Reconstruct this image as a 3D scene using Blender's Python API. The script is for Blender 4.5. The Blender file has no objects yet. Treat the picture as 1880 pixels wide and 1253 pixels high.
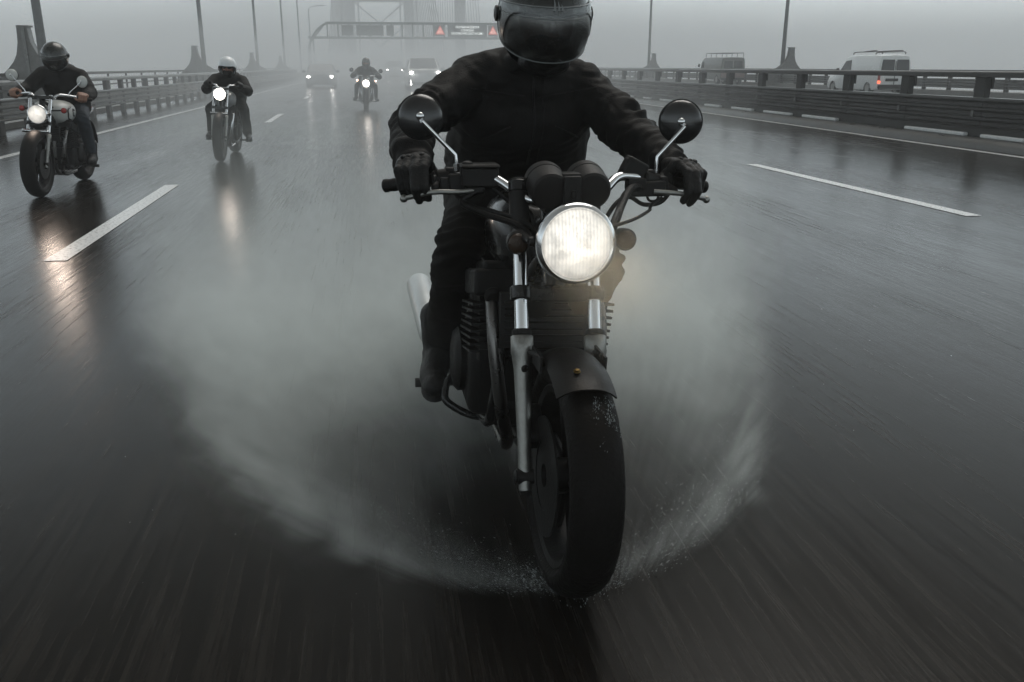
import bpy, bmesh, math, random
import numpy as np
from mathutils import Vector, Matrix, noise
random.seed(7); np.random.seed(7)
R_ = math.radians
SC = bpy.context.scene
COL = SC.collection

# ------------------------------------------------------------------ camera
cd = bpy.data.cameras.new("camera"); cam = bpy.data.objects.new("camera", cd); COL.objects.link(cam)
cam.location = (0, 0, 1.26); cam.rotation_euler = (R_(90 - 17.36), 0, 0)
cd.sensor_width = 36; cd.lens = 30.907; cd.clip_start = 0.05; cd.clip_end = 4000
SC.camera = cam

# ------------------------------------------------------------------ sky
W = bpy.data.worlds.new("World"); SC.world = W; W.use_nodes = True
nt = W.node_tree; nt.nodes.clear()
sky = nt.nodes.new("ShaderNodeTexSky"); sky.sky_type = 'NISHITA'; sky.sun_disc = False
SUN_EL, SUN_AZ = R_(58), R_(20)
sky.sun_elevation = SUN_EL; sky.sun_rotation = SUN_AZ
hs = nt.nodes.new("ShaderNodeHueSaturation"); hs.inputs["Saturation"].default_value = 0.36
bgn = nt.nodes.new("ShaderNodeBackground"); bgn.inputs[1].default_value = 0.15
wo = nt.nodes.new("ShaderNodeOutputWorld")
# added elevation ramp: dims and warms the unseen upper sky to darken the road
tcw = nt.nodes.new("ShaderNodeTexCoord"); sx = nt.nodes.new("ShaderNodeSeparateXYZ"); rmp = nt.nodes.new("ShaderNodeValToRGB")
rmp.color_ramp.elements[0].position = 0.0; rmp.color_ramp.elements[0].color = (.93, .98, 1.03, 1)
rmp.color_ramp.elements[1].position = 1.0; rmp.color_ramp.elements[1].color = (.12, .11, .086, 1)
e_ = rmp.color_ramp.elements.new(.09); e_.color = (.88, .94, .97, 1)
e_ = rmp.color_ramp.elements.new(.24); e_.color = (.49, .52, .49, 1)
e_ = rmp.color_ramp.elements.new(.50); e_.color = (.19, .183, .152, 1)
mlt = nt.nodes.new("ShaderNodeMix"); mlt.data_type = 'RGBA'; mlt.blend_type = 'MULTIPLY'; mlt.inputs[0].default_value = 1
nt.links.new(tcw.outputs["Generated"], sx.inputs[0]); nt.links.new(sx.outputs[2], rmp.inputs[0])
nt.links.new(hs.outputs[0], mlt.inputs[6]); nt.links.new(rmp.outputs[0], mlt.inputs[7])
nt.links.new(sky.outputs[0], hs.inputs["Color"]); nt.links.new(mlt.outputs[2], bgn.inputs[0]); nt.links.new(bgn.outputs[0], wo.inputs[0])

# ------------------------------------------------------------------ sun (behind heavy cloud)
ld = bpy.data.lights.new("sun", 'SUN'); ld.energy = 0.5; ld.angle = R_(40); ld.color = (1.0, 0.97, 0.93)
sun = bpy.data.objects.new("sun", ld); COL.objects.link(sun)
sdir = Vector((math.sin(SUN_AZ) * math.cos(SUN_EL), math.cos(SUN_AZ) * math.cos(SUN_EL), math.sin(SUN_EL)))
sun.rotation_euler = (-sdir).to_track_quat('-Z', 'Y').to_euler(); sun.location = (0, 0, 60)

# ------------------------------------------------------------------ exposure, sampling
vs = SC.view_settings
SC.display_settings.display_device = 'sRGB'
vs.view_transform = 'Standard'; vs.look = 'None'; vs.gamma = 1.0; vs.use_curve_mapping = False
vs.exposure = 1.63
cy = SC.cycles
cy.use_denoising = True
cy.sample_clamp_indirect = 1.2; cy.sample_clamp_direct = 8.0; cy.use_adaptive_sampling = False
try: cy.denoiser = 'OPENIMAGEDENOISE'
except Exception: pass
cy.max_bounces = 6; cy.diffuse_bounces = 2; cy.glossy_bounces = 3; cy.transmission_bounces = 4
cy.volume_bounces = 4; cy.transparent_max_bounces = 8
cy.caustics_reflective = False; cy.caustics_refractive = False
cy.volume_step_rate = 1.0; cy.volume_max_steps = 256

HAZE_DENSITY = 0.0036
SPRAY_ON = True

# road frame: s along the road (away from the camera), t to the right of it
A9 = R_(-9.0)
RS = Vector((math.sin(A9), math.cos(A9), 0)); RT = Vector((math.cos(A9), -math.sin(A9), 0))
def road(s, t, z=0.0):
    v = RS * s + RT * t; return Vector((v.x, v.y, z))
ROADROT = -A9          # rotation about z that turns local y into the road direction

# ================================================================== materials
def mat(name, color=(.5, .5, .5), rough=.5, metal=0.0, spec=0.5, coat=0.0, coat_rough=.1, noise_amt=0.0, noise_scale=20.0,
        bump=0.0, bump_scale=60.0, emit=None, emit_s=0.0, rough_var=0.0, alpha=None, ior=1.45, mapping=(1, 1, 1)):
    m = bpy.data.materials.new(name); m.use_nodes = True
    n = m.node_tree.nodes; l = m.node_tree.links; p = n["Principled BSDF"]
    p.inputs["Base Color"].default_value = (*color, 1); p.inputs["Roughness"].default_value = rough
    p.inputs["Metallic"].default_value = metal; p.inputs["Specular IOR Level"].default_value = spec
    p.inputs["Coat Weight"].default_value = coat; p.inputs["Coat Roughness"].default_value = coat_rough
    p.inputs["IOR"].default_value = ior
    if noise_amt or bump or rough_var:
        tc = n.new("ShaderNodeTexCoord"); mp = n.new("ShaderNodeMapping"); mp.inputs["Scale"].default_value = mapping
        l.new(tc.outputs["Object"], mp.inputs["Vector"])
    if noise_amt or rough_var:
        nz = n.new("ShaderNodeTexNoise"); nz.inputs["Scale"].default_value = noise_scale; nz.inputs["Detail"].default_value = 5
        nz.inputs["Roughness"].default_value = .65
        l.new(mp.outputs[0], nz.inputs["Vector"])
        if noise_amt:
            mr = n.new("ShaderNodeMapRange"); mr.inputs[1].default_value = .25; mr.inputs[2].default_value = .75
            mr.inputs[3].default_value = 1 - noise_amt; mr.inputs[4].default_value = 1 + noise_amt
            l.new(nz.outputs["Fac"], mr.inputs[0])
            mx = n.new("ShaderNodeMix"); mx.data_type = 'RGBA'; mx.blend_type = 'MULTIPLY'; mx.inputs[0].default_value = 1
            mx.inputs[6].default_value = (*color, 1)
            l.new(mr.outputs[0], mx.inputs[7]); l.new(mx.outputs[2], p.inputs["Base Color"])
        if rough_var:
            m2 = n.new("ShaderNodeMapRange"); m2.inputs[1].default_value = .3; m2.inputs[2].default_value = .7
            m2.inputs[3].default_value = max(0.02, rough - rough_var); m2.inputs[4].default_value = min(1, rough + rough_var)
            l.new(nz.outputs["Fac"], m2.inputs[0]); l.new(m2.outputs[0], p.inputs["Roughness"])
    if bump:
        nb = n.new("ShaderNodeTexNoise"); nb.inputs["Scale"].default_value = bump_scale; nb.inputs["Detail"].default_value = 4
        l.new(mp.outputs[0], nb.inputs["Vector"])
        b = n.new("ShaderNodeBump"); b.inputs["Strength"].default_value = bump; b.inputs["Distance"].default_value = .01
        l.new(nb.outputs["Fac"], b.inputs["Height"]); l.new(b.outputs[0], p.inputs["Normal"])
    if emit:
        p.inputs["Emission Color"].default_value = (*emit, 1); p.inputs["Emission Strength"].default_value = emit_s
    return m

M = {}
M['chrome'] = mat('chrome', (.75, .76, .77), .12, 1.0, rough_var=.06, noise_scale=40)
M['alloy'] = mat('cast_alloy', (.29, .29, .275), .42, 1.0, noise_amt=.15, noise_scale=60, bump=.15, bump_scale=180)
M['dark_metal'] = mat('dark_metal', (.016, .0155, .015), .45, .2, spec=.3, noise_amt=.3, bump=.15, bump_scale=120)
M['engine'] = mat('engine_black', (.008, .0074, .0068), .5, .0, spec=.22, noise_amt=.4, noise_scale=30, rough_var=.15, bump=.2, bump_scale=140)
M['black_paint'] = mat('black_paint', (.009, .009, .0088), .24, 0, spec=.3, coat=.35, coat_rough=.08, rough_var=.1)
M['plastic'] = mat('black_plastic', (.011, .0103, .0097), .45, spec=.28, noise_amt=.2, rough_var=.1, bump=.1, bump_scale=200)
M['gauge'] = mat('gauge_cup', (.017, .0152, .0145), .5, spec=.3, noise_amt=.2, bump=.12, bump_scale=260)
M['rubber'] = mat('rubber', (.009, .0086, .008), .48, spec=.25, noise_amt=.25, rough_var=.15, bump=.25, bump_scale=150)
M['tyre'] = mat('wet_tyre', (.007, .0062, .0055), .55, spec=.12, noise_amt=.3, rough_var=.12, bump=.3, bump_scale=90)
M['jacket'] = mat('jacket_cloth', (.0095, .0087, .008), .62, spec=.19, noise_amt=.35, noise_scale=9, bump=.35, bump_scale=260)
M['trousers'] = mat('trouser_cloth', (.011, .010, .009), .75, spec=.12, noise_amt=.35, noise_scale=12, bump=.35, bump_scale=240)
M['jeans'] = mat('wet_denim', (.035, .042, .052), .75, spec=.3, noise_amt=.3, noise_scale=14, bump=.3, bump_scale=240)
M['leather'] = mat('leather', (.010, .0095, .009), .45, spec=.25, noise_amt=.3, noise_scale=30, rough_var=.15, bump=.3, bump_scale=150)
M['glove'] = mat('glove_leather', (.012, .0115, .011), .5, spec=.28, noise_amt=.35, noise_scale=40, rough_var=.15, bump=.35, bump_scale=220)
M['skin'] = mat('skin', (.30, .16, .11), .5, noise_amt=.12, noise_scale=30)
M['face'] = mat('face_skin', (.26, .13, .09), .55, noise_amt=.12, noise_scale=30)
M['helmet_dark'] = mat('helmet_shell_dark', (.020, .021, .019), .28, coat=.3, rough_var=.12, noise_amt=.2)
M['helmet_white'] = mat('helmet_shell_white', (.72, .74, .75), .3, coat=.3, noise_amt=.06)
M['white_panel_and_sheen'] = mat('white_paint_and_sheen', (.55, .56, .54), .35, noise_amt=.1)  # white tank paint; on mirror backs it paints in the reflected sky
M['grey_paint'] = mat('grey_tank_paint', (.20, .21, .21), .28, coat=.5)
M['red_lens'] = mat('red_lens', (.32, .02, .015), .25)
M['amber_lens'] = mat('amber_lens', (.035, .019, .010), .25, bump=.3, bump_scale=200)
M['brass'] = mat('brass_bolt', (.15, .10, .035), .3, 1.0)
M['mirror_glass'] = mat('mirror_glass', (.6, .62, .63), .05, 1.0)
M['mirror_back'] = mat('mirror_shell', (.018, .018, .018), .16, 0, coat=.6, coat_rough=.05, rough_var=.1, noise_scale=90, bump=.12, bump_scale=300)
M['post_metal'] = mat('barrier_post_metal', (.030, .029, .027), .6, .3, noise_amt=.35, noise_scale=6, rough_var=.15)
M['rail'] = mat('wet_galvanised_rail', (.12, .122, .118), .38, .55, noise_amt=.35, noise_scale=5, rough_var=.15, mapping=(1, .12, 1))
M['rail_dark'] = mat('wet_dark_rail', (.028, .026, .024), .40, .3, noise_amt=.2, noise_scale=14, rough_var=.15, mapping=(1, .1, 1))
M['concrete'] = mat('wet_concrete', (.11, .108, .10), .5, noise_amt=.35, noise_scale=5, rough_var=.2, bump=.3, bump_scale=40)
M['kerb'] = mat('wet_kerb_concrete', (.075, .073, .068), .38, noise_amt=.4, noise_scale=5, rough_var=.15, bump=.3, bump_scale=40, mapping=(1, .3, 1))
M['white_mark'] = mat('white_road_paint', (.66, .67, .67), .32, noise_amt=.34, noise_scale=38, rough_var=.12, bump=.1, bump_scale=120)
M['edge_mark'] = mat('worn_road_paint', (.42, .42, .41), .32, noise_amt=.3, noise_scale=12, rough_var=.12)
M['gap_light_mark'] = mat('painted_gap_light', (.70, .71, .71), .4, noise_amt=.12, noise_scale=18)  # white that stands in for bright wet road seen through gaps
M['lamp_post'] = mat('lamp_post_steel', (.11, .115, .115), .5, .4, noise_amt=.25, noise_scale=6)
M['base_metal'] = mat('base_plate_steel', (.13, .13, .125), .5, .3, noise_amt=.3, noise_scale=5)
M['steel'] = mat('bridge_steel', (.03, .035, .037), .5, .2, noise_amt=.2, noise_scale=1)
M['gantry'] = mat('gantry_steel', (.10, .125, .115), .5, .3, noise_amt=.2, noise_scale=2)
M['sign_back'] = mat('sign_panel', (.05, .06, .055), .5)
M['sign_text'] = mat('lit_sign_text', (.8, .8, .8), .5, emit=(.95, 1, .97), emit_s=.6)
M['sign_red'] = mat('lit_warning_red', (.6, .05, .03), .5, emit=(1, .10, .06), emit_s=.16)
M['sign_red_pale'] = mat('lit_warning_pale', (.7, .2, .15), .5, emit=(1, .45, .36), emit_s=.42)
M['car_silver'] = mat('car_paint_silver', (.48, .49, .49), .3, .3, coat=.6)
M['car_dark'] = mat('car_paint_dark', (.06, .065, .065), .3, .1, coat=.6)
M['van_white'] = mat('van_paint_white', (.80, .81, .80), .35, coat=.4, noise_amt=.06, noise_scale=3)
M['bus_grey'] = mat('minibus_paint_grey', (.13, .13, .12), .4, coat=.2, noise_amt=.1)
M['bus_red'] = mat('minibus_paint_red', (.20, .13, .12), .4, coat=.2)
M['glass_dark'] = mat('dark_glass', (.012, .013, .013), .08, spec=.5)
M['tail_on'] = mat('lit_tail_lamp', (.5, .03, .02), .3, emit=(1, .12, .05), emit_s=1.1)
M['head_far'] = mat('lit_headlamp', (.9, .9, .9), .3, emit=(1.0, .95, .90), emit_s=30.0)
M['head_low'] = mat('lit_running_lamp', (.9, .9, .9), .3, emit=(1.0, .96, .92), emit_s=9.0)
M['bike_signal_on'] = mat('lit_amber_lamp', (.9, .5, .3), .3, emit=(1.0, .62, .42), emit_s=5.0)

def lens_mat(name, strength, warm, ctr=(0, .86)):
    """fluted, lit headlamp glass: a bright reflector seen through vertical flutes"""
    m = bpy.data.materials.new(name); m.use_nodes = True
    n = m.node_tree.nodes; l = m.node_tree.links; p = n["Principled BSDF"]
    p.inputs["Base Color"].default_value = (.7, .7, .68, 1); p.inputs["Roughness"].default_value = .15
    tc = n.new("ShaderNodeTexCoord")
    wv = n.new("ShaderNodeTexWave"); wv.bands_direction = 'X'; wv.inputs["Scale"].default_value = 38; wv.inputs["Distortion"].default_value = .6
    wv.inputs["Detail"].default_value = 1
    nz = n.new("ShaderNodeTexNoise"); nz.inputs["Scale"].default_value = 30; nz.inputs["Detail"].default_value = 6; nz.inputs["Roughness"].default_value = .7
    mp = n.new("ShaderNodeMapping"); mp.inputs["Scale"].default_value = (1, 1, 1.0)
    l.new(tc.outputs["Object"], wv.inputs["Vector"]); l.new(tc.outputs["Object"], mp.inputs[0]); l.new(mp.outputs[0], nz.inputs["Vector"])
    a = n.new("ShaderNodeMapRange"); a.inputs[3].default_value = .76; a.inputs[4].default_value = 1.08; l.new(wv.outputs["Fac"], a.inputs[0])
    b = n.new("ShaderNodeMapRange"); b.inputs[1].default_value = .3; b.inputs[2].default_value = .7; b.inputs[3].default_value = .42; b.inputs[4].default_value = 1.3
    l.new(nz.outputs["Fac"], b.inputs[0])
    mu = n.new("ShaderNodeMath"); mu.operation = 'MULTIPLY'; l.new(a.outputs[0], mu.inputs[0]); l.new(b.outputs[0], mu.inputs[1])
    # the bulb's reflection makes the middle and the upper half of the reflector brightest
    sp = n.new("ShaderNodeVectorMath"); sp.operation = 'DISTANCE'; sp.inputs[1].default_value = (ctr[0] - .008, .09, ctr[1] + .018); l.new(tc.outputs["Object"], sp.inputs[0])
    hm_ = n.new("ShaderNodeMapRange"); hm_.interpolation_type = 'SMOOTHSTEP'; hm_.inputs[1].default_value = .01; hm_.inputs[2].default_value = .115; hm_.inputs[3].default_value = strength * 1.75; hm_.inputs[4].default_value = strength * .62
    l.new(sp.outputs["Value"], hm_.inputs[0])
    m3 = n.new("ShaderNodeMath"); m3.operation = 'MULTIPLY'; l.new(hm_.outputs[0], m3.inputs[1]); l.new(mu.outputs[0], m3.inputs[0])
    p.inputs["Emission Color"].default_value = (*warm, 1)
    l.new(m3.outputs[0], p.inputs["Emission Strength"])
    return m
M['lens_main'] = lens_mat('lit_headlamp_glass', .225, (1.0, .93, .82))
M['lens_side'] = lens_mat('lit_headlamp_glass_warm', .20, (1.0, .92, .82), (0, .80))
M['lens_bright'] = lens_mat('lit_headlamp_glass_bright', 4.0, (1.0, .92, .82))

def visor_mat():
    m = bpy.data.materials.new('smoked_visor'); m.use_nodes = True
    n = m.node_tree.nodes; l = m.node_tree.links; n.clear()
    o = n.new("ShaderNodeOutputMaterial"); mx = n.new("ShaderNodeMixShader"); t = n.new("ShaderNodeBsdfTransparent"); g = n.new("ShaderNodeBsdfGlossy")
    t.inputs[0].default_value = (.42, .42, .41, 1); g.inputs[0].default_value = (.9, .92, .92, 1); g.inputs["Roughness"].default_value = .22
    fr = n.new("ShaderNodeFresnel"); fr.inputs[0].default_value = 1.5
    tc = n.new("ShaderNodeTexCoord"); vo = n.new("ShaderNodeTexVoronoi"); vo.inputs["Scale"].default_value = 150
    l.new(tc.outputs["Object"], vo.inputs["Vector"])
    mr = n.new("ShaderNodeMapRange"); mr.inputs[1].default_value = .10; mr.inputs[2].default_value = .26; mr.inputs[3].default_value = 1; mr.inputs[4].default_value = 0
    l.new(vo.outputs["Distance"], mr.inputs[0])
    bp = n.new("ShaderNodeBump"); bp.inputs["Strength"].default_value = .5; bp.inputs["Distance"].default_value = .004
    l.new(mr.outputs[0], bp.inputs["Height"]); l.new(bp.outputs[0], g.inputs["Normal"]); l.new(bp.outputs[0], fr.inputs["Normal"])
    ad = n.new("ShaderNodeMath"); ad.operation = 'MULTIPLY_ADD'; ad.inputs[1].default_value = .9; ad.inputs[2].default_value = .05; l.new(fr.outputs[0], ad.inputs[0])
    l.new(ad.outputs[0], mx.inputs[0]); l.new(t.outputs[0], mx.inputs[1]); l.new(g.outputs[0], mx.inputs[2]); l.new(mx.outputs[0], o.inputs[0])
    return m
M['visor'] = visor_mat()

def asphalt():
    m = bpy.data.materials.new('wet_asphalt'); m.use_nodes = True
    n = m.node_tree.nodes; l = m.node_tree.links; p = n["Principled BSDF"]
    tc = n.new("ShaderNodeTexCoord")
    def noi(scale, mp, detail=4, rough=.6):
        q = n.new("ShaderNodeMapping"); q.inputs["Scale"].default_value = mp; l.new(tc.outputs["Object"], q.inputs[0])
        z = n.new("ShaderNodeTexNoise"); z.inputs["Scale"].default_value = scale; z.inputs["Detail"].default_value = detail; z.inputs["Roughness"].default_value = rough
        l.new(q.outputs[0], z.inputs["Vector"]); return z.outputs["Fac"]
    def mr(src, a, b, c, d):
        q = n.new("ShaderNodeMapRange"); q.inputs[1].default_value = a; q.inputs[2].default_value = b; q.inputs[3].default_value = c; q.inputs[4].default_value = d
        l.new(src, q.inputs[0]); return q.outputs[0]
    def mth(op, a, b):
        q = n.new("ShaderNodeMath"); q.operation = op
        for i, v in enumerate((a, b)):
            if isinstance(v, (int, float)): q.inputs[i].default_value = v
            else: l.new(v, q.inputs[i])
        return q.outputs[0]
    streak = noi(1.0, (44, 1.3, 1), 6, .68)      # water drawn out along the traffic
    broad = noi(1.0, (1.3, .16, 1), 4, .55)      # wheel tracks and thicker films of water
    grain = noi(140, (1, 1, 1), 3, .6)
    ripple = noi(1.0, (9, 5.5, 1), 4, .6)
    c = n.new("ShaderNodeMix"); c.data_type = 'RGBA'
    c.inputs[6].default_value = (.0045, .0036, .0026, 1); c.inputs[7].default_value = (.022, .0185, .0145, 1)
    l.new(mth('MULTIPLY', mr(broad, .3, .7, .4, 1), mr(streak, .42, .70, .05, 1)), c.inputs[0]); l.new(c.outputs[2], p.inputs["Base Color"])
    r = mth('ADD', mr(broad, .3, .7, .22, .10), mr(streak, .35, .7, .0, .14)); l.new(r, p.inputs["Roughness"])
    p.inputs["IOR"].default_value = 1.20
    h = mth('ADD', mth('MULTIPLY', streak, .55), mth('ADD', mth('MULTIPLY', grain, .10), mth('MULTIPLY', ripple, .55)))
    b = n.new("ShaderNodeBump"); b.inputs["Strength"].default_value = .24; b.inputs["Distance"].default_value = .008
    l.new(h, b.inputs["Height"]); l.new(b.outputs[0], p.inputs["Normal"])
    return m
M['asphalt'] = asphalt()
M['river'] = mat('river_water', (.03, .035, .036), .2, ior=1.33, bump=.3, bump_scale=.4)

# ================================================================== mesh helpers
class MB:
    def __init__(s): s.v = []; s.f = []
    def add(s, vs, fs):
        o = len(s.v); s.v += [tuple(v) for v in vs]; s.f += [tuple(i + o for i in f) for f in fs]; return s
    def tube(s, pts, r, seg=10, caps=True, closed=False, flat=1.0):
        P = [Vector(p) for p in pts]; n = len(P)
        rr = list(r) if isinstance(r, (list, tuple)) else [r] * n
        T = []
        for i in range(n):
            if closed: t = P[(i + 1) % n] - P[i - 1]
            elif i == 0: t = P[1] - P[0]
            elif i == n - 1: t = P[-1] - P[-2]
            else: t = (P[i + 1] - P[i]).normalized() + (P[i] - P[i - 1]).normalized()
            T.append(t.normalized())
        up = Vector((0, 0, 1)) if abs(T[0].z) < .9 else Vector((1, 0, 0))
        N = (up - T[0] * up.dot(T[0])).normalized()
        vs = []
        for i in range(n):
            N = (N - T[i] * N.dot(T[i])).normalized(); B = T[i].cross(N)
            for k in range(seg):
                a = 2 * math.pi * k / seg
                vs.append(P[i] + (N * math.cos(a) + B * math.sin(a) * flat) * rr[i])
        fs = []
        m = n if closed else n - 1
        for i in range(m):
            j = (i + 1) % n
            for k in range(seg):
                k2 = (k + 1) % seg; fs.append((i * seg + k, i * seg + k2, j * seg + k2, j * seg + k))
        if caps and not closed:
            fs.append(tuple(range(seg - 1, -1, -1))); fs.append(tuple((n - 1) * seg + k for k in range(seg)))
        return s.add(vs, fs)
    def lathe(s, prof, origin, axis, seg=28, closed_profile=False):
        o = Vector(origin); ax = Vector(axis).normalized()
        up = Vector((0, 0, 1)) if abs(ax.z) < .9 else Vector((0, 1, 0))
        N = (up - ax * up.dot(ax)).normalized(); B = ax.cross(N)
        vs = []; n = len(prof)
        for a, r in prof:
            for k in range(seg):
                t = 2 * math.pi * k / seg; vs.append(o + ax * a + (N * math.cos(t) + B * math.sin(t)) * max(r, 1e-4))
        fs = []
        for i in range(n if closed_profile else n - 1):
            j = (i + 1) % n
            for k in range(seg):
                k2 = (k + 1) % seg; fs.append((i * seg + k, i * seg + k2, j * seg + k2, j * seg + k))
        if not closed_profile:
            fs.append(tuple(range(seg - 1, -1, -1))); fs.append(tuple((n - 1) * seg + k for k in range(seg)))
        return s.add(vs, fs)
    def box(s, c, size, rot=None, taper=1.0):
        x, y, z = [q / 2 for q in size]; vs = []
        for dz in (-1, 1):
            k = 1.0 if dz < 0 else taper
            for dx, dy in ((-1, -1), (1, -1), (1, 1), (-1, 1)):
                v = Vector((dx * x * k, dy * y * k, dz * z))
                if rot is not None: v = rot @ v
                vs.append(v + Vector(c))
        return s.add(vs, [(3, 2, 1, 0), (4, 5, 6, 7), (0, 1, 5, 4), (1, 2, 6, 5), (2, 3, 7, 6), (3, 0, 4, 7)])
    def ell(s, c, rad, seg=18, rings=10, rot=None):
        vs = []; fs = []; c = Vector(c)
        def put(v):
            v = Vector(v)
            if rot is not None: v = rot @ v
            vs.append(c + v)
        put((0, 0, -rad[2]))
        for i in range(1, rings):
            a = -math.pi / 2 + math.pi * i / rings
            for k in range(seg):
                t = 2 * math.pi * k / seg; put((rad[0] * math.cos(a) * math.cos(t), rad[1] * math.cos(a) * math.sin(t), rad[2] * math.sin(a)))
        put((0, 0, rad[2]))
        for k in range(seg): fs.append((0, 1 + (k + 1) % seg, 1 + k))
        for i in range(rings - 2):
            for k in range(seg):
                k2 = (k + 1) % seg; a = 1 + i * seg; b = a + seg; fs.append((a + k, a + k2, b + k2, b + k))
        a = 1 + (rings - 2) * seg
        for k in range(seg): fs.append((a + k, a + (k + 1) % seg, len(vs) - 1))
        return s.add(vs, fs)
    def cap(s, p, q, r0, r1, seg=14, hr=4):
        """tapered capsule"""
        p = Vector(p); q = Vector(q); d = (q - p); L = max(d.length, 1e-5); d = d / L if L > 1e-4 else Vector((0, 0, 1))
        prof = [(-r0 * math.cos(math.pi / 2 * i / hr), r0 * math.sin(math.pi / 2 * i / hr)) for i in range(0, hr + 1)]
        prof += [(L + r1 * math.sin(math.pi / 2 * i / hr), r1 * math.cos(math.pi / 2 * i / hr)) for i in range(0, hr + 1)]
        return s.lathe(prof, p, d, seg)
    def loft(s, rings, caps=True, closed=False):
        n = len(rings[0]); vs = [v for r in rings for v in r]; fs = []
        m = len(rings) if closed else len(rings) - 1
        for i in range(m):
            j = (i + 1) % len(rings)
            for k in range(n):
                k2 = (k + 1) % n; fs.append((i * n + k, i * n + k2, j * n + k2, j * n + k))
        if caps and not closed:
            fs.append(tuple(range(n - 1, -1, -1))); fs.append(tuple((len(rings) - 1) * n + k for k in range(n)))
        return s.add(vs, fs)
    def prism(s, outline, a, b):
        """outline: 3-D points; extruded by vector from a to b"""
        a = Vector(a); b = Vector(b); return s.loft([[Vector(p) + a for p in outline], [Vector(p) + b for p in outline]])
    def mesh(s, name, sharp=40):
        me = bpy.data.meshes.new(name); me.from_pydata(s.v, [], s.f); me.validate()
        bm = bmesh.new(); bm.from_mesh(me); bmesh.ops.recalc_face_normals(bm, faces=bm.faces); bm.to_mesh(me); bm.free()
        me.shade_smooth(); me.set_sharp_from_angle(angle=R_(sharp)); return me
    def build(s, name, m, parent=None, bevel=0.0, bseg=2, sharp=40):
        me = s.mesh(name, sharp); me.materials.append(m if not isinstance(m, str) else M[m])
        o = bpy.data.objects.new(name, me); COL.objects.link(o)
        if parent is not None: o.parent = parent
        if bevel:
            b = o.modifiers.new("bevel", 'BEVEL'); b.width = bevel; b.segments = bseg; b.limit_method = 'ANGLE'; b.angle_limit = R_(35); b.harden_normals = False
        return o

def tag(o, label=None, cat=None, group=None, kind=None):
    if label: o['label'] = label
    if cat: o['category'] = cat
    if group: o['group'] = group
    if kind: o['kind'] = kind
    return o
def empty(name, loc, rotz=0, label=None, cat=None, group=None):
    o = bpy.data.objects.new(name, None); COL.objects.link(o); o.location = loc; o.rotation_euler = (0, 0, rotz)
    o.empty_display_size = .2
    return tag(o, label, cat, group)
def struct(o): o['kind'] = 'structure'; return o
def children_of(o): return [c for c in bpy.data.objects if c.parent == o]
def copy_tree(o, parent=None):
    c = o.copy(); COL.objects.link(c)
    if parent is not None: c.parent = parent
    for ch in children_of(o): copy_tree(ch, c)
    return c

def organic(name, mb, material, parent=None, voxel=.008, smooth=6, wrinkle=None, tagger=None, mats=None):
    """joins overlapping closed pieces into one continuous skin (voxel remesh), smooths it and presses folds into it"""
    me = bpy.data.meshes.new(name + "_src"); me.from_pydata(mb.v, [], mb.f); me.validate()
    bm = bmesh.new(); bm.from_mesh(me); bmesh.ops.recalc_face_normals(bm, faces=bm.faces); bm.to_mesh(me); bm.free()
    tmp = bpy.data.objects.new(name + "_src", me); COL.objects.link(tmp)
    r = tmp.modifiers.new("r", 'REMESH'); r.mode = 'VOXEL'; r.voxel_size = voxel; r.adaptivity = 0
    sm = tmp.modifiers.new("s", 'SMOOTH'); sm.iterations = smooth; sm.factor = .5
    dg = bpy.context.evaluated_depsgraph_get()
    nm = bpy.data.meshes.new_from_object(tmp.evaluated_get(dg))
    bpy.data.objects.remove(tmp); bpy.data.meshes.remove(me)
    nm.name = name
    if wrinkle:
        n = len(nm.vertices); co = np.empty(n * 3); no = np.empty(n * 3)
        nm.vertices.foreach_get('co', co); nm.vertices.foreach_get('normal', no)
        co = co.reshape(-1, 3); no = no.reshape(-1, 3); out = co.copy()
        for i in range(n):
            d = wrinkle(Vector(co[i])); out[i] += no[i] * d
        nm.vertices.foreach_set('co', out.ravel()); nm.update()
    nm.materials.clear()
    for m in (mats or [material]): nm.materials.append(M[m])
    if tagger:
        for p in nm.polygons: p.material_index = tagger(p.center)
    nm.shade_smooth()
    o = bpy.data.objects.new(name, nm); COL.objects.link(o)
    if parent is not None: o.parent = parent
    return o

def cr(pts, n=6):
    """Catmull-Rom through points"""
    P = [Vector(p) for p in pts]; P = [P[0] * 2 - P[1]] + P + [P[-1] * 2 - P[-2]]; out = []
    for i in range(1, len(P) - 2):
        for k in range(n):
            t = k / n; a, b, c, d = P[i - 1:i + 3]
            out.append(.5 * ((2 * b) + (c - a) * t + (2 * a - 5 * b + 4 * c - d) * t * t + (3 * b - a - 3 * c + d) * t ** 3))
    out.append(P[-2]); return out
M['dark_chrome'] = mat('dark_chrome', (.16, .155, .15), .3, 1.0, rough_var=.1)
for m_ in bpy.data.materials:      # these lamps are seen and mirrored; the beams below do their lighting
    if m_.name.startswith('lit_') and m_.name not in ('lit_headlamp', 'lit_headlamp_glass_bright'): m_.cycles.emission_sampling = 'NONE'
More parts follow.
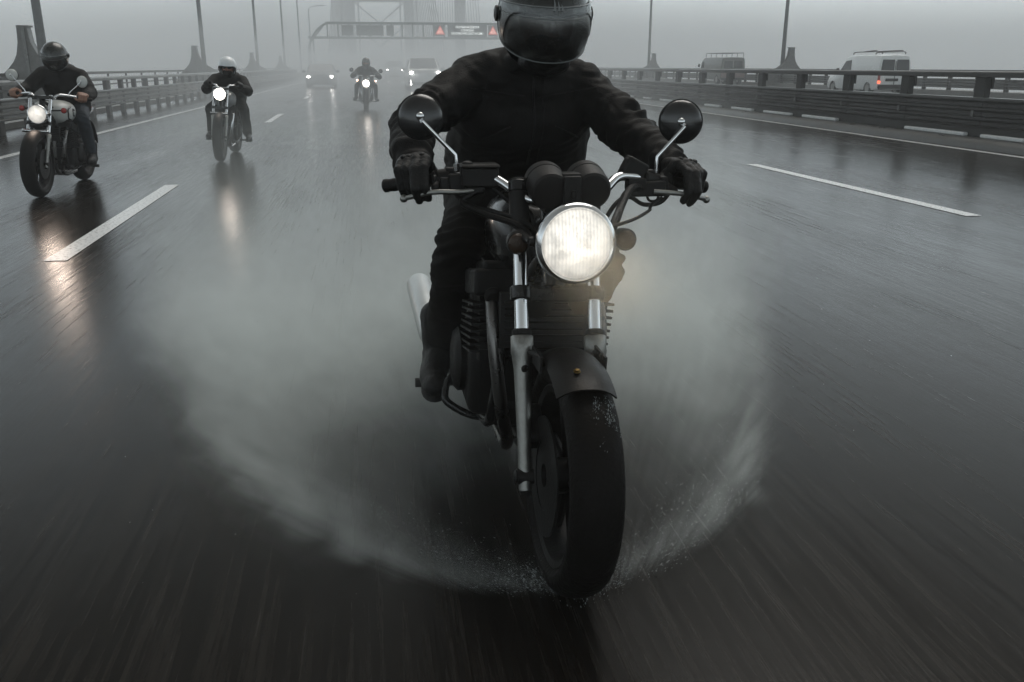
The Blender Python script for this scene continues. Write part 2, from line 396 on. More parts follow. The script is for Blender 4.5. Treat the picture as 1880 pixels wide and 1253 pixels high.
# ================================================================== road deck and markings
def road_sheet(name, t0, t1, s0, s1, z, m, ns=60):
    """flat sheet in the road's own frame; its object axes follow the road so the wet streaks run along it"""
    vs = []; fs = []
    for i in range(ns + 1):
        y = s0 + (s1 - s0) * i / ns
        vs += [(t0, y, 0), (t1, y, 0)]
    for i in range(ns): fs.append((2 * i, 2 * i + 1, 2 * i + 3, 2 * i + 2))
    o = MB().add(vs, fs).build(name, m); o.location = (0, 0, z); o.rotation_euler = (0, 0, ROADROT); return o
tag(struct(road_sheet('road', -7.6, 9.75, -14, 620, 0, 'asphalt')), 'wet dark asphalt carriageway the motorcycles ride on', 'road')
tag(struct(road_sheet('road', 10.3, 28.6, -14, 620, -.04, 'asphalt')), 'wet opposite carriageway beyond the central barrier', 'road')
tag(struct(road_sheet('river', -900, 900, -300, 1500, -14, 'river', 4)), 'grey river water under the bridge', 'water')
dk = MB(); dk.box((10.5, 303, -.95), (39.5, 634, 1.7))
dk = dk.build('bridge_deck', 'concrete'); dk.rotation_euler = (0, 0, ROADROT); tag(struct(dk), 'concrete bridge deck carrying both carriageways', 'bridge deck')

def marking(t0, t1, s0, s1, label, m='white_mark', skew=0.0):
    mb = MB(); n = max(1, int((s1 - s0) / 4)); vs = []; fs = []; w = .075
    for i in range(n + 1):
        k = i / n; s = s0 + (s1 - s0) * k; t = t0 + (t1 - t0) * k
        vs += [(t - w, s, 0), (t + w, s, 0)]
    for i in range(n): fs.append((2 * i, 2 * i + 1, 2 * i + 3, 2 * i + 2))
    o = mb.add(vs, fs).build('lane_marking', m); o.location = (0, 0, .004); o.rotation_euler = (0, 0, ROADROT)
    return tag(struct(o), label, 'marking')
marking(-2.14, -2.19, 6.25, 10.3, 'near white dash on the wet road in front of the two left riders')
marking(-2.34, -2.38, 21.8, 25.8, 'far short white dash beside the rider in the white helmet')
marking(-2.5, -2.6, 37.5, 41.5, 'faint white dash far up the road in the mist')
marking(5.22, 5.06, 6.98, 11.35, 'white dash on the open wet lane by the central barrier')
marking(5.0, 4.9, 22.3, 26.3, 'white dash hidden behind the front rider')
marking(-5.25, -5.3, -12, 300, 'worn white edge line beside the left barrier', 'edge_mark')
marking(9.12, 9.33, -12, 16, 'white edge line beside the kerb of the central barrier')
marking(9.35, 9.75, 16, 60, 'white edge line running on into the mist by the central kerb')

# ================================================================== central and side barriers
def strip_profile(prof, s0, s1, n=1):
    """profile [(t, z)...] (closed outline) swept along the road"""
    rings = []
    for i in range(n + 1):
        s = s0 + (s1 - s0) * i / n; rings.append([(t, s, z) for t, z in prof])
    return rings
def on_road(o): o.rotation_euler = (0, 0, ROADROT); return o
k = MB().loft(strip_profile([(9.52, -.05), (9.54, .07), (9.60, .135), (9.68, .15), (10.3, .15), (10.3, -.05)], -13, 300, 40)).build('kerb', 'kerb', sharp=60)
tag(struct(on_road(k)), 'wet concrete kerb under the central barrier', 'kerb')

cb = on_road(empty('crash_barrier', (0, 0, 0), 0, 'dark wet central barrier of corrugated beams with a rail on posts, right of the road', 'barrier'))
def wave(t, d, z0, z1, nose=.05):
    """three-ridge beam seen from the traffic side (towards -d)"""
    h = z1 - z0; pts = [(t, z1), (t - d * .14, z1), (t - d * .15, z1 - .02)]
    for i in range(3):
        a = z1 - .02 - (h - .03) * i / 3; b = z1 - .02 - (h - .03) * (i + 1) / 3
        pts += [(t - d * .15, a - .015), (t - d * (.15 - nose), a - (a - b) * .38), (t - d * (.15 - nose), a - (a - b) * .72), (t - d * .15, b + .015)]
    pts += [(t - d * .13, z0), (t, z0)]
    return pts
MB().loft(strip_profile(wave(9.98, 1, .29, .76, .055), -13, 230, 60)).build('corrugated_beam', 'rail_dark', cb, sharp=25)
MB().loft(strip_profile([(9.835, .757), (9.835, .772), (9.985, .772), (9.985, .757)], -13, 230, 60)).build('beam_cap', 'rail', cb)  # lighter material puts the lit wet top of the beam into colour
MB().loft(strip_profile([(9.82, 1.085), (9.82, 1.165), (9.86, 1.185), (9.98, 1.185), (10.0, 1.165), (10.0, 1.085)], -13, 230, 60)).build('top_rail', 'rail_dark', cb, bevel=.01)
MB().loft(strip_profile([(9.86, .15), (9.86, .30), (10.25, .30), (10.25, .15)], -13, 230, 60)).build('base_beam', 'post_metal', cb, bevel=.01)
POST_S = [14.03 * .966 - 2.12 * 9 + 2.12 * i for i in range(52)]
for s in POST_S:
    p = MB(); p.box((9.93, s, .62), (.11, .26, .94)); p.box((9.995, s, 1.0), (.05, .30, .17)); p.build('post', 'post_metal', cb, bevel=.008)
for s in POST_S[2::1]:
    b = MB(); b.box((9.81, s, .52), (.02, .06, .10)); b.build('bolt_plate', 'rail', cb, bevel=.004)
for (s0, s1) in ((12.29, 13.12), (13.77, 15.19), (17.98, 19.25), (20.11, 21.33), (22.28, 23.39), (24.44, 25.41), (28.69, 29.6), (30.87, 31.51), (33.0, 33.8), (35.2, 36.0), (9.6, 10.9), (6.9, 8.3)):  # white blocks paint in the light seen through gaps under the beam
    b = MB(); b.box((9.80, (s0 + s1) / 2, .182), (.10, (s1 - s0) * 1.2, .058)); b.build('gap_light_block', 'gap_light_mark', cb, bevel=.015)

lb = on_road(empty('crash_barrier', (0, 0, 0), 0, 'grey wet side barrier of corrugated beams on posts along the left edge of the road', 'barrier'))
MB().loft(strip_profile(wave(-6.98, -1, .25, .66, .045), -13, 260, 70)).build('corrugated_beam', 'rail', lb, sharp=25)
MB().loft(strip_profile([(-6.78, .90), (-6.78, .97), (-6.82, .995), (-6.98, .995), (-7.0, .97), (-7.0, .90)], -13, 260, 70)).build('top_rail', 'rail', lb, bevel=.01)
for i in range(62):
    s = 21.84 * 1.12 - 1.5 * 14 + 1.5 * i
    p = MB(); p.box((-6.92, s, .46), (.10, .24, .92)); p.build('post', 'post_metal', lb, bevel=.008)
wk = MB().loft(strip_profile([(-7.45, -.1), (-7.45, .12), (-11.2, .12), (-11.2, -.1)], -13, 300, 10)).build('walkway', 'concrete')
tag(struct(on_road(wk)), 'wet concrete walkway outside the left barrier', 'walkway')
orl = on_road(empty('parapet_rail', (0, 0, 0), 0, 'low metal parapet at the outer edge of the left walkway', 'parapet'))
MB().loft(strip_profile([(-11.0, .95), (-11.0, 1.05), (-11.08, 1.05), (-11.08, .95)], -13, 300, 10)).build('top_rail', 'rail', orl)
MB().loft(strip_profile([(-11.0, .50), (-11.0, .56), (-11.06, .56), (-11.06, .50)], -13, 300, 10)).build('middle_rail', 'rail', orl)
for i in range(44):
    p = MB(); p.box((-11.05, -6 + 3 * i, .53), (.07, .07, .95)); p.build('post', 'post_metal', orl)

fb = on_road(empty('crash_barrier', (0, 0, 0), 0, 'pale grey far barrier at the outer edge of the opposite carriageway', 'barrier'))
MB().loft(strip_profile(wave(27.6, 1, .28, .70), -13, 260, 50)).build('corrugated_beam', 'rail', fb, sharp=25)
MB().loft(strip_profile([(27.4, .98), (27.4, 1.10), (27.6, 1.10), (27.6, .98)], -13, 260, 50)).build('top_rail', 'rail', fb)
MB().loft(strip_profile([(27.2, -.05), (27.24, .16), (28.6, .16), (28.6, -.05)], -13, 260, 50)).build('plinth', 'concrete', fb)
for i in range(60):
    p = MB(); p.box((27.52, 14 + 2.0 * i, .50), (.10, .22, .98)); p.build('post', 'post_metal', fb)

# ================================================================== lamp posts with flared feet
def lamp_post(s, t, side, label, zb=.12):
    o = empty('street_lamp', road(s, t, zb), ROADROT, label, 'street lamp', 'street lamps along the bridge')
    MB().tube([(0, 0, 0), (0, 0, 11.0)], [.15, .075], 14).build('pole', 'lamp_post', o)
    a = MB().tube(cr([(0, 0, 10.6), (-side * .12, 0, 11.2), (-side * .8, 0, 11.6), (-side * 2.2, 0, 11.8)]), .05, 8); a.build('arm', 'lamp_post', o)
    h = MB(); h.ell((-side * 2.5, 0, 11.78), (.42, .16, .09)); h.build('lamp_head', 'lamp_post', o)
    MB().lathe([(0, .30), (.05, .30), (.06, .20), (.3, .17)], (0, 0, 0), (0, 0, 1), 16).build('foot_flange', 'lamp_post', o)
    return o
def flare(s, t, side, label, zb=.12, H=2.3):
    """steel anchor foot: two concave flaring plates with a sloping face between them"""
    o = empty('anchor_foot', road(s, t, zb), ROADROT, label, 'anchor foot', 'flared steel feet beside the lamp posts')
    prof = [(0.0, 2.1), (.5, 1.75), (.85, 1.25), (1.05, .90), (1.25, .60), (1.5, .37), (1.85, .22), (H, .17)]
    for d, nm in ((-.17, 'side_plate'), (.17, 'side_plate')):
        ol = [Vector((x, 0, z)) for z, x in prof] + [Vector((-x * .62, 0, z)) for z, x in reversed(prof)]
        MB().prism(ol, (0, d - .03, 0), (0, d + .03, 0)).build(nm, 'base_metal', o)
    fr = [[(x * .9 + .02, -.14, z), (x * .9 + .02, .14, z), (x * .9 - .04, .14, z), (x * .9 - .04, -.14, z)] for z, x in prof]
    MB().loft(fr).build('curved_face', 'rail', o)
    fr = [[(-x * .56, -.14, z), (-x * .56, .14, z), (-x * .56 - .05, .14, z), (-x * .56 - .05, -.14, z)] for z, x in prof]
    MB().loft(fr).build('curved_face', 'base_metal', o)
    w = MB(); w.box((0.05, -.225, H * .5), (.12, .05, H)); w.build('web_plate', 'rail', o)
    c = MB(); c.box((0.05, 0, H + .03), (.36, .42, .05)); c.build('cap_plate', 'base_metal', o)
    return o
LL = ['tall grey lamp post behind the rider in the black helmet, nearest on the left', 'tall lamp post left of the rider in the white helmet', 'third lamp post on the left, right of the rider in the white helmet', 'fourth lamp post on the left, thin and pale in mist', 'fifth lamp post on the left, very faint in mist', 'sixth lamp post on the left, almost lost in mist']
for i, lab in enumerate(LL):
    lamp_post(31 + 29 * i, -10.0, -1, lab)
FL = ['large flared steel foot at the left edge behind the black helmeted rider', 'flared steel foot beside the second left lamp post', 'flared steel foot beside the third left lamp post', 'small flared steel foot beside the fourth left lamp post']
for i, lab in enumerate(FL):
    flare(31.2 + 29 * i, -10.55, -1, lab)
RL = ['tall lamp post between the two vans, right of the front rider', 'tall thin lamp post between the front rider and the dark minibus']
for i, lab in enumerate(RL):
    lamp_post(59 + 30 * i, 27.95, 1, lab)
RF = ['flared steel foot beside the lamp post between the two vans', 'small flared steel foot by the lamp post left of the dark minibus']
for i, lab in enumerate(RF):
    o = flare(58.6 + 30 * i, 28.35, 1, lab); o.rotation_euler = (0, 0, ROADROT + math.pi)

# ================================================================== sign gantry
g = empty('sign_gantry', road(130, 0), ROADROT, 'grey green steel truss gantry spanning the road in the mist', 'gantry')
GX0, GX1, ZL, ZU = -7.6, 20.5, 5.0, 6.9
for z in (ZL, ZU):
    for yy in (-.5, .5):
        b = MB(); b.box(((GX0 + GX1) / 2 + (1.2 if z == ZU else 0), yy, z), (GX1 - GX0 - (2.4 if z == ZU else 0), .16, .28)); b.build('chord', 'gantry', g)
x = GX0 + 2.6
while x < GX1:
    b = MB(); b.box((x, -.5, (ZL + ZU) / 2), (.18, .12, ZU - ZL - .28)); b.build('upright', 'gantry', g); x += 1.45
for sx, xx in ((1, GX0), (-1, GX1)):
    b = MB().tube(cr([(xx, -.5, .1), (xx, -.5, 3.4), (xx + sx * .55, -.5, 5.0), (xx + sx * 1.5, -.5, 6.2), (xx + sx * 2.6, -.5, 6.9)]), .16, 8); b.build('leg', 'gantry', g)
    b = MB().tube([(xx + sx * .55, .5, 5.0), (xx + sx * .7, .5, .1)], .11, 8); b.build('leg', 'gantry', g)
    b = MB().tube([(xx + sx * .9, -.5, 5.1), (xx + sx * 2.3, -.5, 6.8)], .09, 8); b.build('brace', 'gantry', g)
for x0, x1 in ((-3.1, -1.5), (-1.1, 2.6), (3.0, 4.0), (9.4, 10.0)):
    b = MB(); b.box(((x0 + x1) / 2, -.25, 5.95), (x1 - x0, .2, 1.35)); b.build('sign_back_panel', 'sign_back', g)

def text_mesh(name, body, size, m, parent, loc, rot=(R_(90), 0, 0), align='CENTER', ext=.004):
    cu = bpy.data.curves.new(name + "_curve", 'FONT'); cu.body = body; cu.size = size; cu.align_x = align; cu.align_y = 'CENTER'; cu.extrude = ext
    t = bpy.data.objects.new(name + "_tmp", cu); COL.objects.link(t)
    dg = bpy.context.evaluated_depsgraph_get(); me = bpy.data.meshes.new_from_object(t.evaluated_get(dg)); bpy.data.objects.remove(t); bpy.data.curves.remove(cu)
    me.name = name; me.materials.clear(); me.materials.append(M[m])
    o = bpy.data.objects.new(name, me); COL.objects.link(o); o.location = loc; o.rotation_euler = rot
    if parent is not None: o.parent = parent
    return o
sg = empty('message_sign', road(129.2, 14.15, 5.2), ROADROT, 'dark message board with three lines of white lit letters on the gantry', 'message sign')
b = MB(); b.box((0, 0, .72), (5.5, .22, 1.55)); b.build('sign_board', 'sign_back', sg, bevel=.03)
for i, (tx, sz) in enumerate((('СКОЛЬЗКАЯ ДОРОГА', .40), ('СОБЛЮДАЙ', .36), ('БЕЗОПАСНУЮ ДИСТАНЦИЮ', .40))):
    q = text_mesh('sign_text', tx, sz, 'sign_text', sg, (0, -.13, 1.22 - .42 * i)); 
    wd = max(v.co.x for v in q.data.vertices) - min(v.co.x for v in q.data.vertices); want = (3.3, 1.75, 4.4)[i]; q.scale.x = want / wd
for x, lab in ((10.35, 'red lit triangle warning sign left of the message board on the gantry'), (17.75, 'red lit triangle warning sign right of the message board by the front rider')):
    w = empty('warning_sign', road(129.2, x, 5.25), ROADROT, lab, 'warning sign', 'lit warning triangles on the gantry')
    b = MB(); b.box((0, 0, .70), (1.3, .2, 1.45)); b.build('sign_board', 'sign_back', w, bevel=.03)
    tri = lambda r, cz: [Vector((r * math.sin(a), 0, cz + r * math.cos(a))) for a in (0, 2 * math.pi / 3, 4 * math.pi / 3)]
    MB().prism(tri(.80, .60), (0, -.125, 0), (0, -.103, 0)).build('red_triangle', 'sign_red', w)
    MB().prism(tri(.52, .60), (0, -.145, 0), (0, -.127, 0)).build('pale_triangle', 'sign_red_pale', w)
    e = MB(); e.box((0, -.155, .70), (.08, .016, .34), taper=1.5); e.box((0, -.155, .44), (.09, .016, .09)); e.build('exclamation_mark', 'sign_red', w)

# ================================================================== cable-stayed pylons
py = empty('bridge_pylon', road(300, 5.0), ROADROT, 'tall steel pylon of two braced legs fading in the mist above the road', 'pylon')
for x in (-5.6, 5.6):
    b = MB(); b.loft([[(x - 1.0, -1.4, -13), (x + 1.0, -1.4, -13), (x + 1.0, 1.4, -13), (x - 1.0, 1.4, -13)], [(x * .94 - .8, -1.1, 40), (x * .94 + .8, -1.1, 40), (x * .94 + .8, 1.1, 40), (x * .94 - .8, 1.1, 40)]]); b.build('leg', 'steel', py, bevel=.15)
    for dx in (-1.75, 1.75):
        b = MB().tube([(x + dx, .6, -13), (x * .94 + dx * .75, .6, 40)], .16, 8); b.build('side_tube', 'steel', py)
for z in (8.3, 12.4, 16.6, 20.8, 25, 29.2):
    b = MB(); b.box((0, 0, z), (9.6, .5, .42)); b.build('cross_beam', 'steel', py)
    for sx in (-1, 1):
        MB().tube([(sx * 4.8, 0, z - .1), (0, 0, z - 4.0)], .13, 6).build('diagonal_brace', 'steel', py)
for sx in (-1, 1):
    for i in range(16):
        MB().tube([(sx * (6.2 + .12 * i) + (-1.2 if sx > 0 else -1.0) * 0, -4 - 3.2 * i, 0.6), (sx * 5.6, 0, 33 + .4 * i)], .07, 5).build('stay_cable', 'steel', py)
p2 = empty('bridge_pylon', road(300, 31), ROADROT, 'pale single column of the parallel bridge with dense cables, left of the message board', 'pylon')
b = MB(); b.loft([[(-1.0, -1.2, -13), (1.0, -1.2, -13), (1.0, 1.2, -13), (-1.0, 1.2, -13)], [(-1.5, -1, 40), (.2, -1, 40), (.2, 1, 40), (-1.5, 1, 40)]]); b.build('leg', 'steel', p2, bevel=.15)
for i in range(18):
    x = -6.6 + .40 * i + (1.6 if i > 11 else 0)
    MB().tube([(x, -2 - i, .4), (x * .75 - .3, 0, 38)], .065, 5).build('stay_cable', 'steel', p2)

py.scale = p2.scale = (1.69, 1.69, 1.69)

# ================================================================== cars coming up behind
def carring(y, wl, wb, wr, z0, zb, zr):
    """one cross-section of a car body, 14 points, symmetrical"""
    h = [(0, z0), (wl * .92, z0), (wl, z0 + .10), (wl, z0 + (zb - z0) * .55), (wb, zb), (wr + (wb - wr) * .35, zb + (zr - zb) * .65), (wr, zr - .04 * (zr - zb > .1)), (0, zr + .012)]
    return [(x, y, z) for x, z in h] + [(-x, y, z) for x, z in reversed(h[1:-1])]
def wheel_far(parent, x, y, r=.32, w=.20):
    o = MB().lathe([(-w / 2, r * .6), (-w / 2, r * .93), (-w / 2 + .02, r), (w / 2 - .02, r), (w / 2, r * .93), (w / 2, r * .6)], (x, y, r), (1, 0, 0), 22).build('wheel', 'tyre', parent)
    MB().lathe([(-w / 2 - .006, .03), (-w / 2 - .002, r * .55), (w / 2 + .002, r * .55), (w / 2 + .006, .03)], (x, y, r), (1, 0, 0), 14).build('hub_cap', 'alloy', o)
def car(loc, rotz, label, paint, L=4.3, Wd=1.78, H=1.48, suv=False, lights=(True, True), fog=False):
    o = empty('car', loc, rotz, label, 'car')
    w = Wd / 2; zb = H * .60; hood = H * (.62 if suv else .56); g0 = .22 if suv else .17
    st = [(0.0, w * .80, w * .78, w * .76, g0 + .12, hood - .18, hood - .16), (.10, w * .95, w * .90, w * .86, g0, hood - .06, hood - .03), (.55, w, w * .94, w * .90, g0, hood - .01, hood + .02),
          (L * .25, w, w * .95, w * .90, g0, zb, zb + .035), (L * .27, w, w * .955, w * .88, g0, zb + .01, zb + .09), (L * .42, w, w * .96, w * .74, g0, zb + .02, H - .03), (L * .55, w, w * .96, w * .73, g0, zb + .02, H),
          (L * .80, w, w * .96, w * .72, g0, zb + .03, H - .04), (L * .95, w * .99, w * .94, w * .78, g0, zb + .03, zb + .2), (L, w * .92, w * .88, w * .80, g0 + .15, zb - .05, zb)]
    MB().loft([carring(*a) for a in st]).build('body', paint, o, sharp=32)
    ws = [(-w * .82, L * .272, zb + .10), (w * .82, L * .272, zb + .10), (w * .70, L * .412, H - .055), (-w * .70, L * .412, H - .055)]
    nrm = Vector((0, -.55, .83)) * .012
    MB().prism([Vector(p) for p in ws], nrm * .3, nrm).build('windscreen', 'glass_dark', o)
    for sx in (-1, 1):
        MB().prism([Vector((sx * w * .965, L * .34, zb + .05)), Vector((sx * w * .965, L * .78, zb + .06)), Vector((sx * w * .80, L * .74, H - .10)), Vector((sx * w * .80, L * .44, H - .10))], (sx * .002, 0, .0), (sx * .016, 0, .006)).build('side_window', 'glass_dark', o)
        h = MB(); h.ell((sx * w * .76, .05, hood - .14), (.115, .10, .075), 14, 8); hl = h.build('headlight', 'head_far' if lights[0 if sx < 0 else 1] else 'glass_dark', o)
        m = MB(); m.ell((sx * (w + .12), L * .30, zb + .10), (.12, .06, .08), 12, 8); m.build('wing_mirror', paint, o)
        wheel_far(o, sx * (w - .12), L * .19); wheel_far(o, sx * (w - .12), L * .80)
    gq = MB(); gq.box((0, .045, hood - .20), (w * .95, .06, .14)); gq.build('grille', 'plastic', o, bevel=.02)
    bq = MB(); bq.box((0, .035, g0 + .17), (w * 1.35, .08, .14)); bq.build('lower_grille', 'plastic', o, bevel=.02)
    if fog:
        f = MB(); f.box((-w * .80, .035, g0 + .22), (.06, .05, .26)); f.build('running_light', 'head_low', o, bevel=.01)
    return o
car(road(56, -2.75), ROADROT, 'dark low car with both headlights lit, left lane in the mist', 'car_dark', H=1.42)
car(road(48.5, 3.05), ROADROT, 'silver grey off-road car with lit headlights beside the front rider’s arm', 'car_silver', L=4.6, Wd=1.86, H=1.72, suv=True, fog=True)
car(road(85, 2.6), ROADROT, 'faint grey car behind the silver off-road car, one headlight in view', 'car_silver', H=1.75, suv=True)
car(road(150, -2.4), ROADROT, 'barely visible car far off, left of the distant rider', 'car_dark')
car(road(160, 3.0), ROADROT, 'barely visible car far off, right of the distant rider', 'car_dark')

# ================================================================== vans on the opposite carriageway (seen from behind)
def vanring(y, wl, wr, z0, zr, rr=.10):
    zb = z0 + (zr - z0) * .52
    h = [(0, z0), (wl * .95, z0), (wl, z0 + .1), (wl, zb), (wr, zr - rr * 1.6), (wr - rr * .6, zr - rr * .3), (wr - rr * 1.7, zr), (0, zr + .02)]
    return [(x, y, z) for x, z in h] + [(-x, y, z) for x, z in reversed(h[1:-1])]
v = empty('van', road(39, 24.0, -.04), ROADROT, 'small white panel van with a roof rack and a lit tail lamp', 'van')
L, w, H = 4.9, .82, 1.80
st = [(0, w * .93, w * .86, .34, H - .12, .12), (.05, w * .985, w * .90, .28, H - .04), (.4, w, w * .92, .24, H), (L * .45, w, w * .92, .24, H), (L * .60, w, w * .90, .24, H - .03), (L * .66, w, w * .88, .24, H - .10),
      (L * .79, w, w * .93, .24, 1.12, .05), (L * .82, w, w * .93, .24, 1.03, .04), (L * .95, w * .96, w * .86, .26, .86, .05), (L, w * .80, w * .72, .36, .70, .05)]
MB().loft([vanring(*a) for a in st]).build('body', 'van_white', v, sharp=32)
for sx in (-1, 1):
    d = MB().prism([Vector((sx * .05, 0, 1.02)), Vector((sx * w * .86, .0, 1.02)), Vector((sx * w * .80, .035, 1.60)), Vector((sx * .05, .035, 1.60))], (0, -.035, 0), (0, -.012, 0)).build('rear_window', 'glass_dark', v, bevel=.02)
    t = MB(); t.box((sx * w * .93, -.012, .84), (.10, .07, .34)); t.build('tail_lamp', 'red_lens', v, bevel=.015)
    wheel_far(v, sx * (w - .1), L * .17, .31); wheel_far(v, sx * (w - .1), L * .83, .31)
    MB().prism([Vector((sx * w * .99, L * .50, 1.10)), Vector((sx * w * .99, L * .70, 1.08)), Vector((sx * w * .925, L * .62, 1.54)), Vector((sx * w * .925, L * .52, 1.58))], (sx * .001, 0, 0), (sx * .014, 0, 0)).build('cab_window', 'glass_dark', v)
    rl = MB().tube(cr([(sx * .58, .25, H + .03), (sx * .58, .32, H + .13), (sx * .58, 1.2, H + .14), (sx * .58, 2.6, H + .13), (sx * .58, 2.75, H + .03)]), .022, 6); rl.build('roof_rack', 'dark_metal', v)
    MB().tube([(sx * .66, .6, H + .20), (sx * .2, 2.5, H + .16)], .022, 6).build('roof_rack', 'dark_metal', v)
    m = MB(); m.ell((sx * (w + .14), L * .70, 1.10), (.10, .06, .12)); m.build('wing_mirror', 'plastic', v)
tl = MB(); tl.box((-w * .93, -.03, .60), (.12, .05, .10)); tl.build('lit_tail_lamp', 'tail_on', v, bevel=.01)
b = MB(); b.box((0, -.03, .40), (w * 1.9, .12, .18)); b.build('bumper', 'plastic', v, bevel=.03)
b = MB(); b.box((-.12, -.03, .70), (.62, .04, .12)); b.build('plate_recess', 'plastic', v, bevel=.01)
for x in (-.25, .28):
    b = MB(); b.box((x, -.03, .93), (.10, .04, .10)); b.build('door_handle', 'plastic', v, bevel=.01)
b = MB(); b.box((0, -.022, .98), (.012, .03, 1.1)); b.build('door_gap', 'plastic', v)

u = empty('minibus', road(62.5, 25.9, -.04), ROADROT, 'boxy dark grey and red minibus with a railed roof rack, far up the opposite side', 'minibus')
L, w, H = 4.4, .90, 1.90
st = [(0, w * .94, w * .90, .42, H - .10, .10), (.05, w, w * .95, .38, H - .02), (.3, w, w * .95, .36, H), (L * .80, w, w * .95, .36, H), (L * .90, w, w * .92, .36, H - .10), (L * .97, w * .97, w * .88, .40, 1.25, .05), (L, w * .90, w * .84, .48, 1.10, .05)]
MB().loft([vanring(*a) for a in st]).build('body', 'bus_grey', u, sharp=32)
for sx in (-1, 1):
    MB().prism([Vector((sx * .06, 0, 1.18)), Vector((sx * w * .78, 0, 1.18)), Vector((sx * w * .74, .03, 1.66)), Vector((sx * .06, .03, 1.66))], (0, -.035, 0), (0, -.012, 0)).build('rear_window', 'glass_dark', u, bevel=.02)
    wheel_far(u, sx * (w - .1), L * .18, .38); wheel_far(u, sx * (w - .1), L * .80, .38)
    MB().tube([(sx * .80, .2, H + .30), (sx * .80, 3.3, H + .30)], .022, 6).build('roof_rack', 'lamp_post', u)
    for yy in (.2, 1.3, 2.3, 3.3): MB().tube([(sx * .80, yy, H - .03), (sx * .80, yy, H + .30)], .018, 6).build('rack_stay', 'lamp_post', u)
    MB().prism([Vector((sx * w * .99, L * .78, 1.15)), Vector((sx * w * .985, L * .93, 1.15)), Vector((sx * w * .95, L * .89, 1.62)), Vector((sx * w * .95, L * .78, 1.62))], (sx * .001, 0, 0), (sx * .014, 0, 0)).build('cab_window', 'glass_dark', u)
    m = MB(); m.ell((sx * (w + .14), L * .92, 1.35), (.10, .05, .13)); m.build('wing_mirror', 'plastic', u)
    b = MB(); b.box((sx * w * .55, -.03, .98), (.16, .04, .12)); b.build('door_handle', 'plastic', u)
for yy in (.2, 3.3): MB().tube([(-.80, yy, H + .30), (.80, yy, H + .30)], .022, 6).build('roof_rack', 'lamp_post', u)
b = MB(); b.box((0, .02, .80), (w * 1.96, .12, .55)); b.build('lower_panel', 'bus_red', u, bevel=.03)
b = MB(); b.box((0, -.05, .42), (w * 1.9, .12, .16)); b.build('bumper', 'dark_metal', u, bevel=.02)
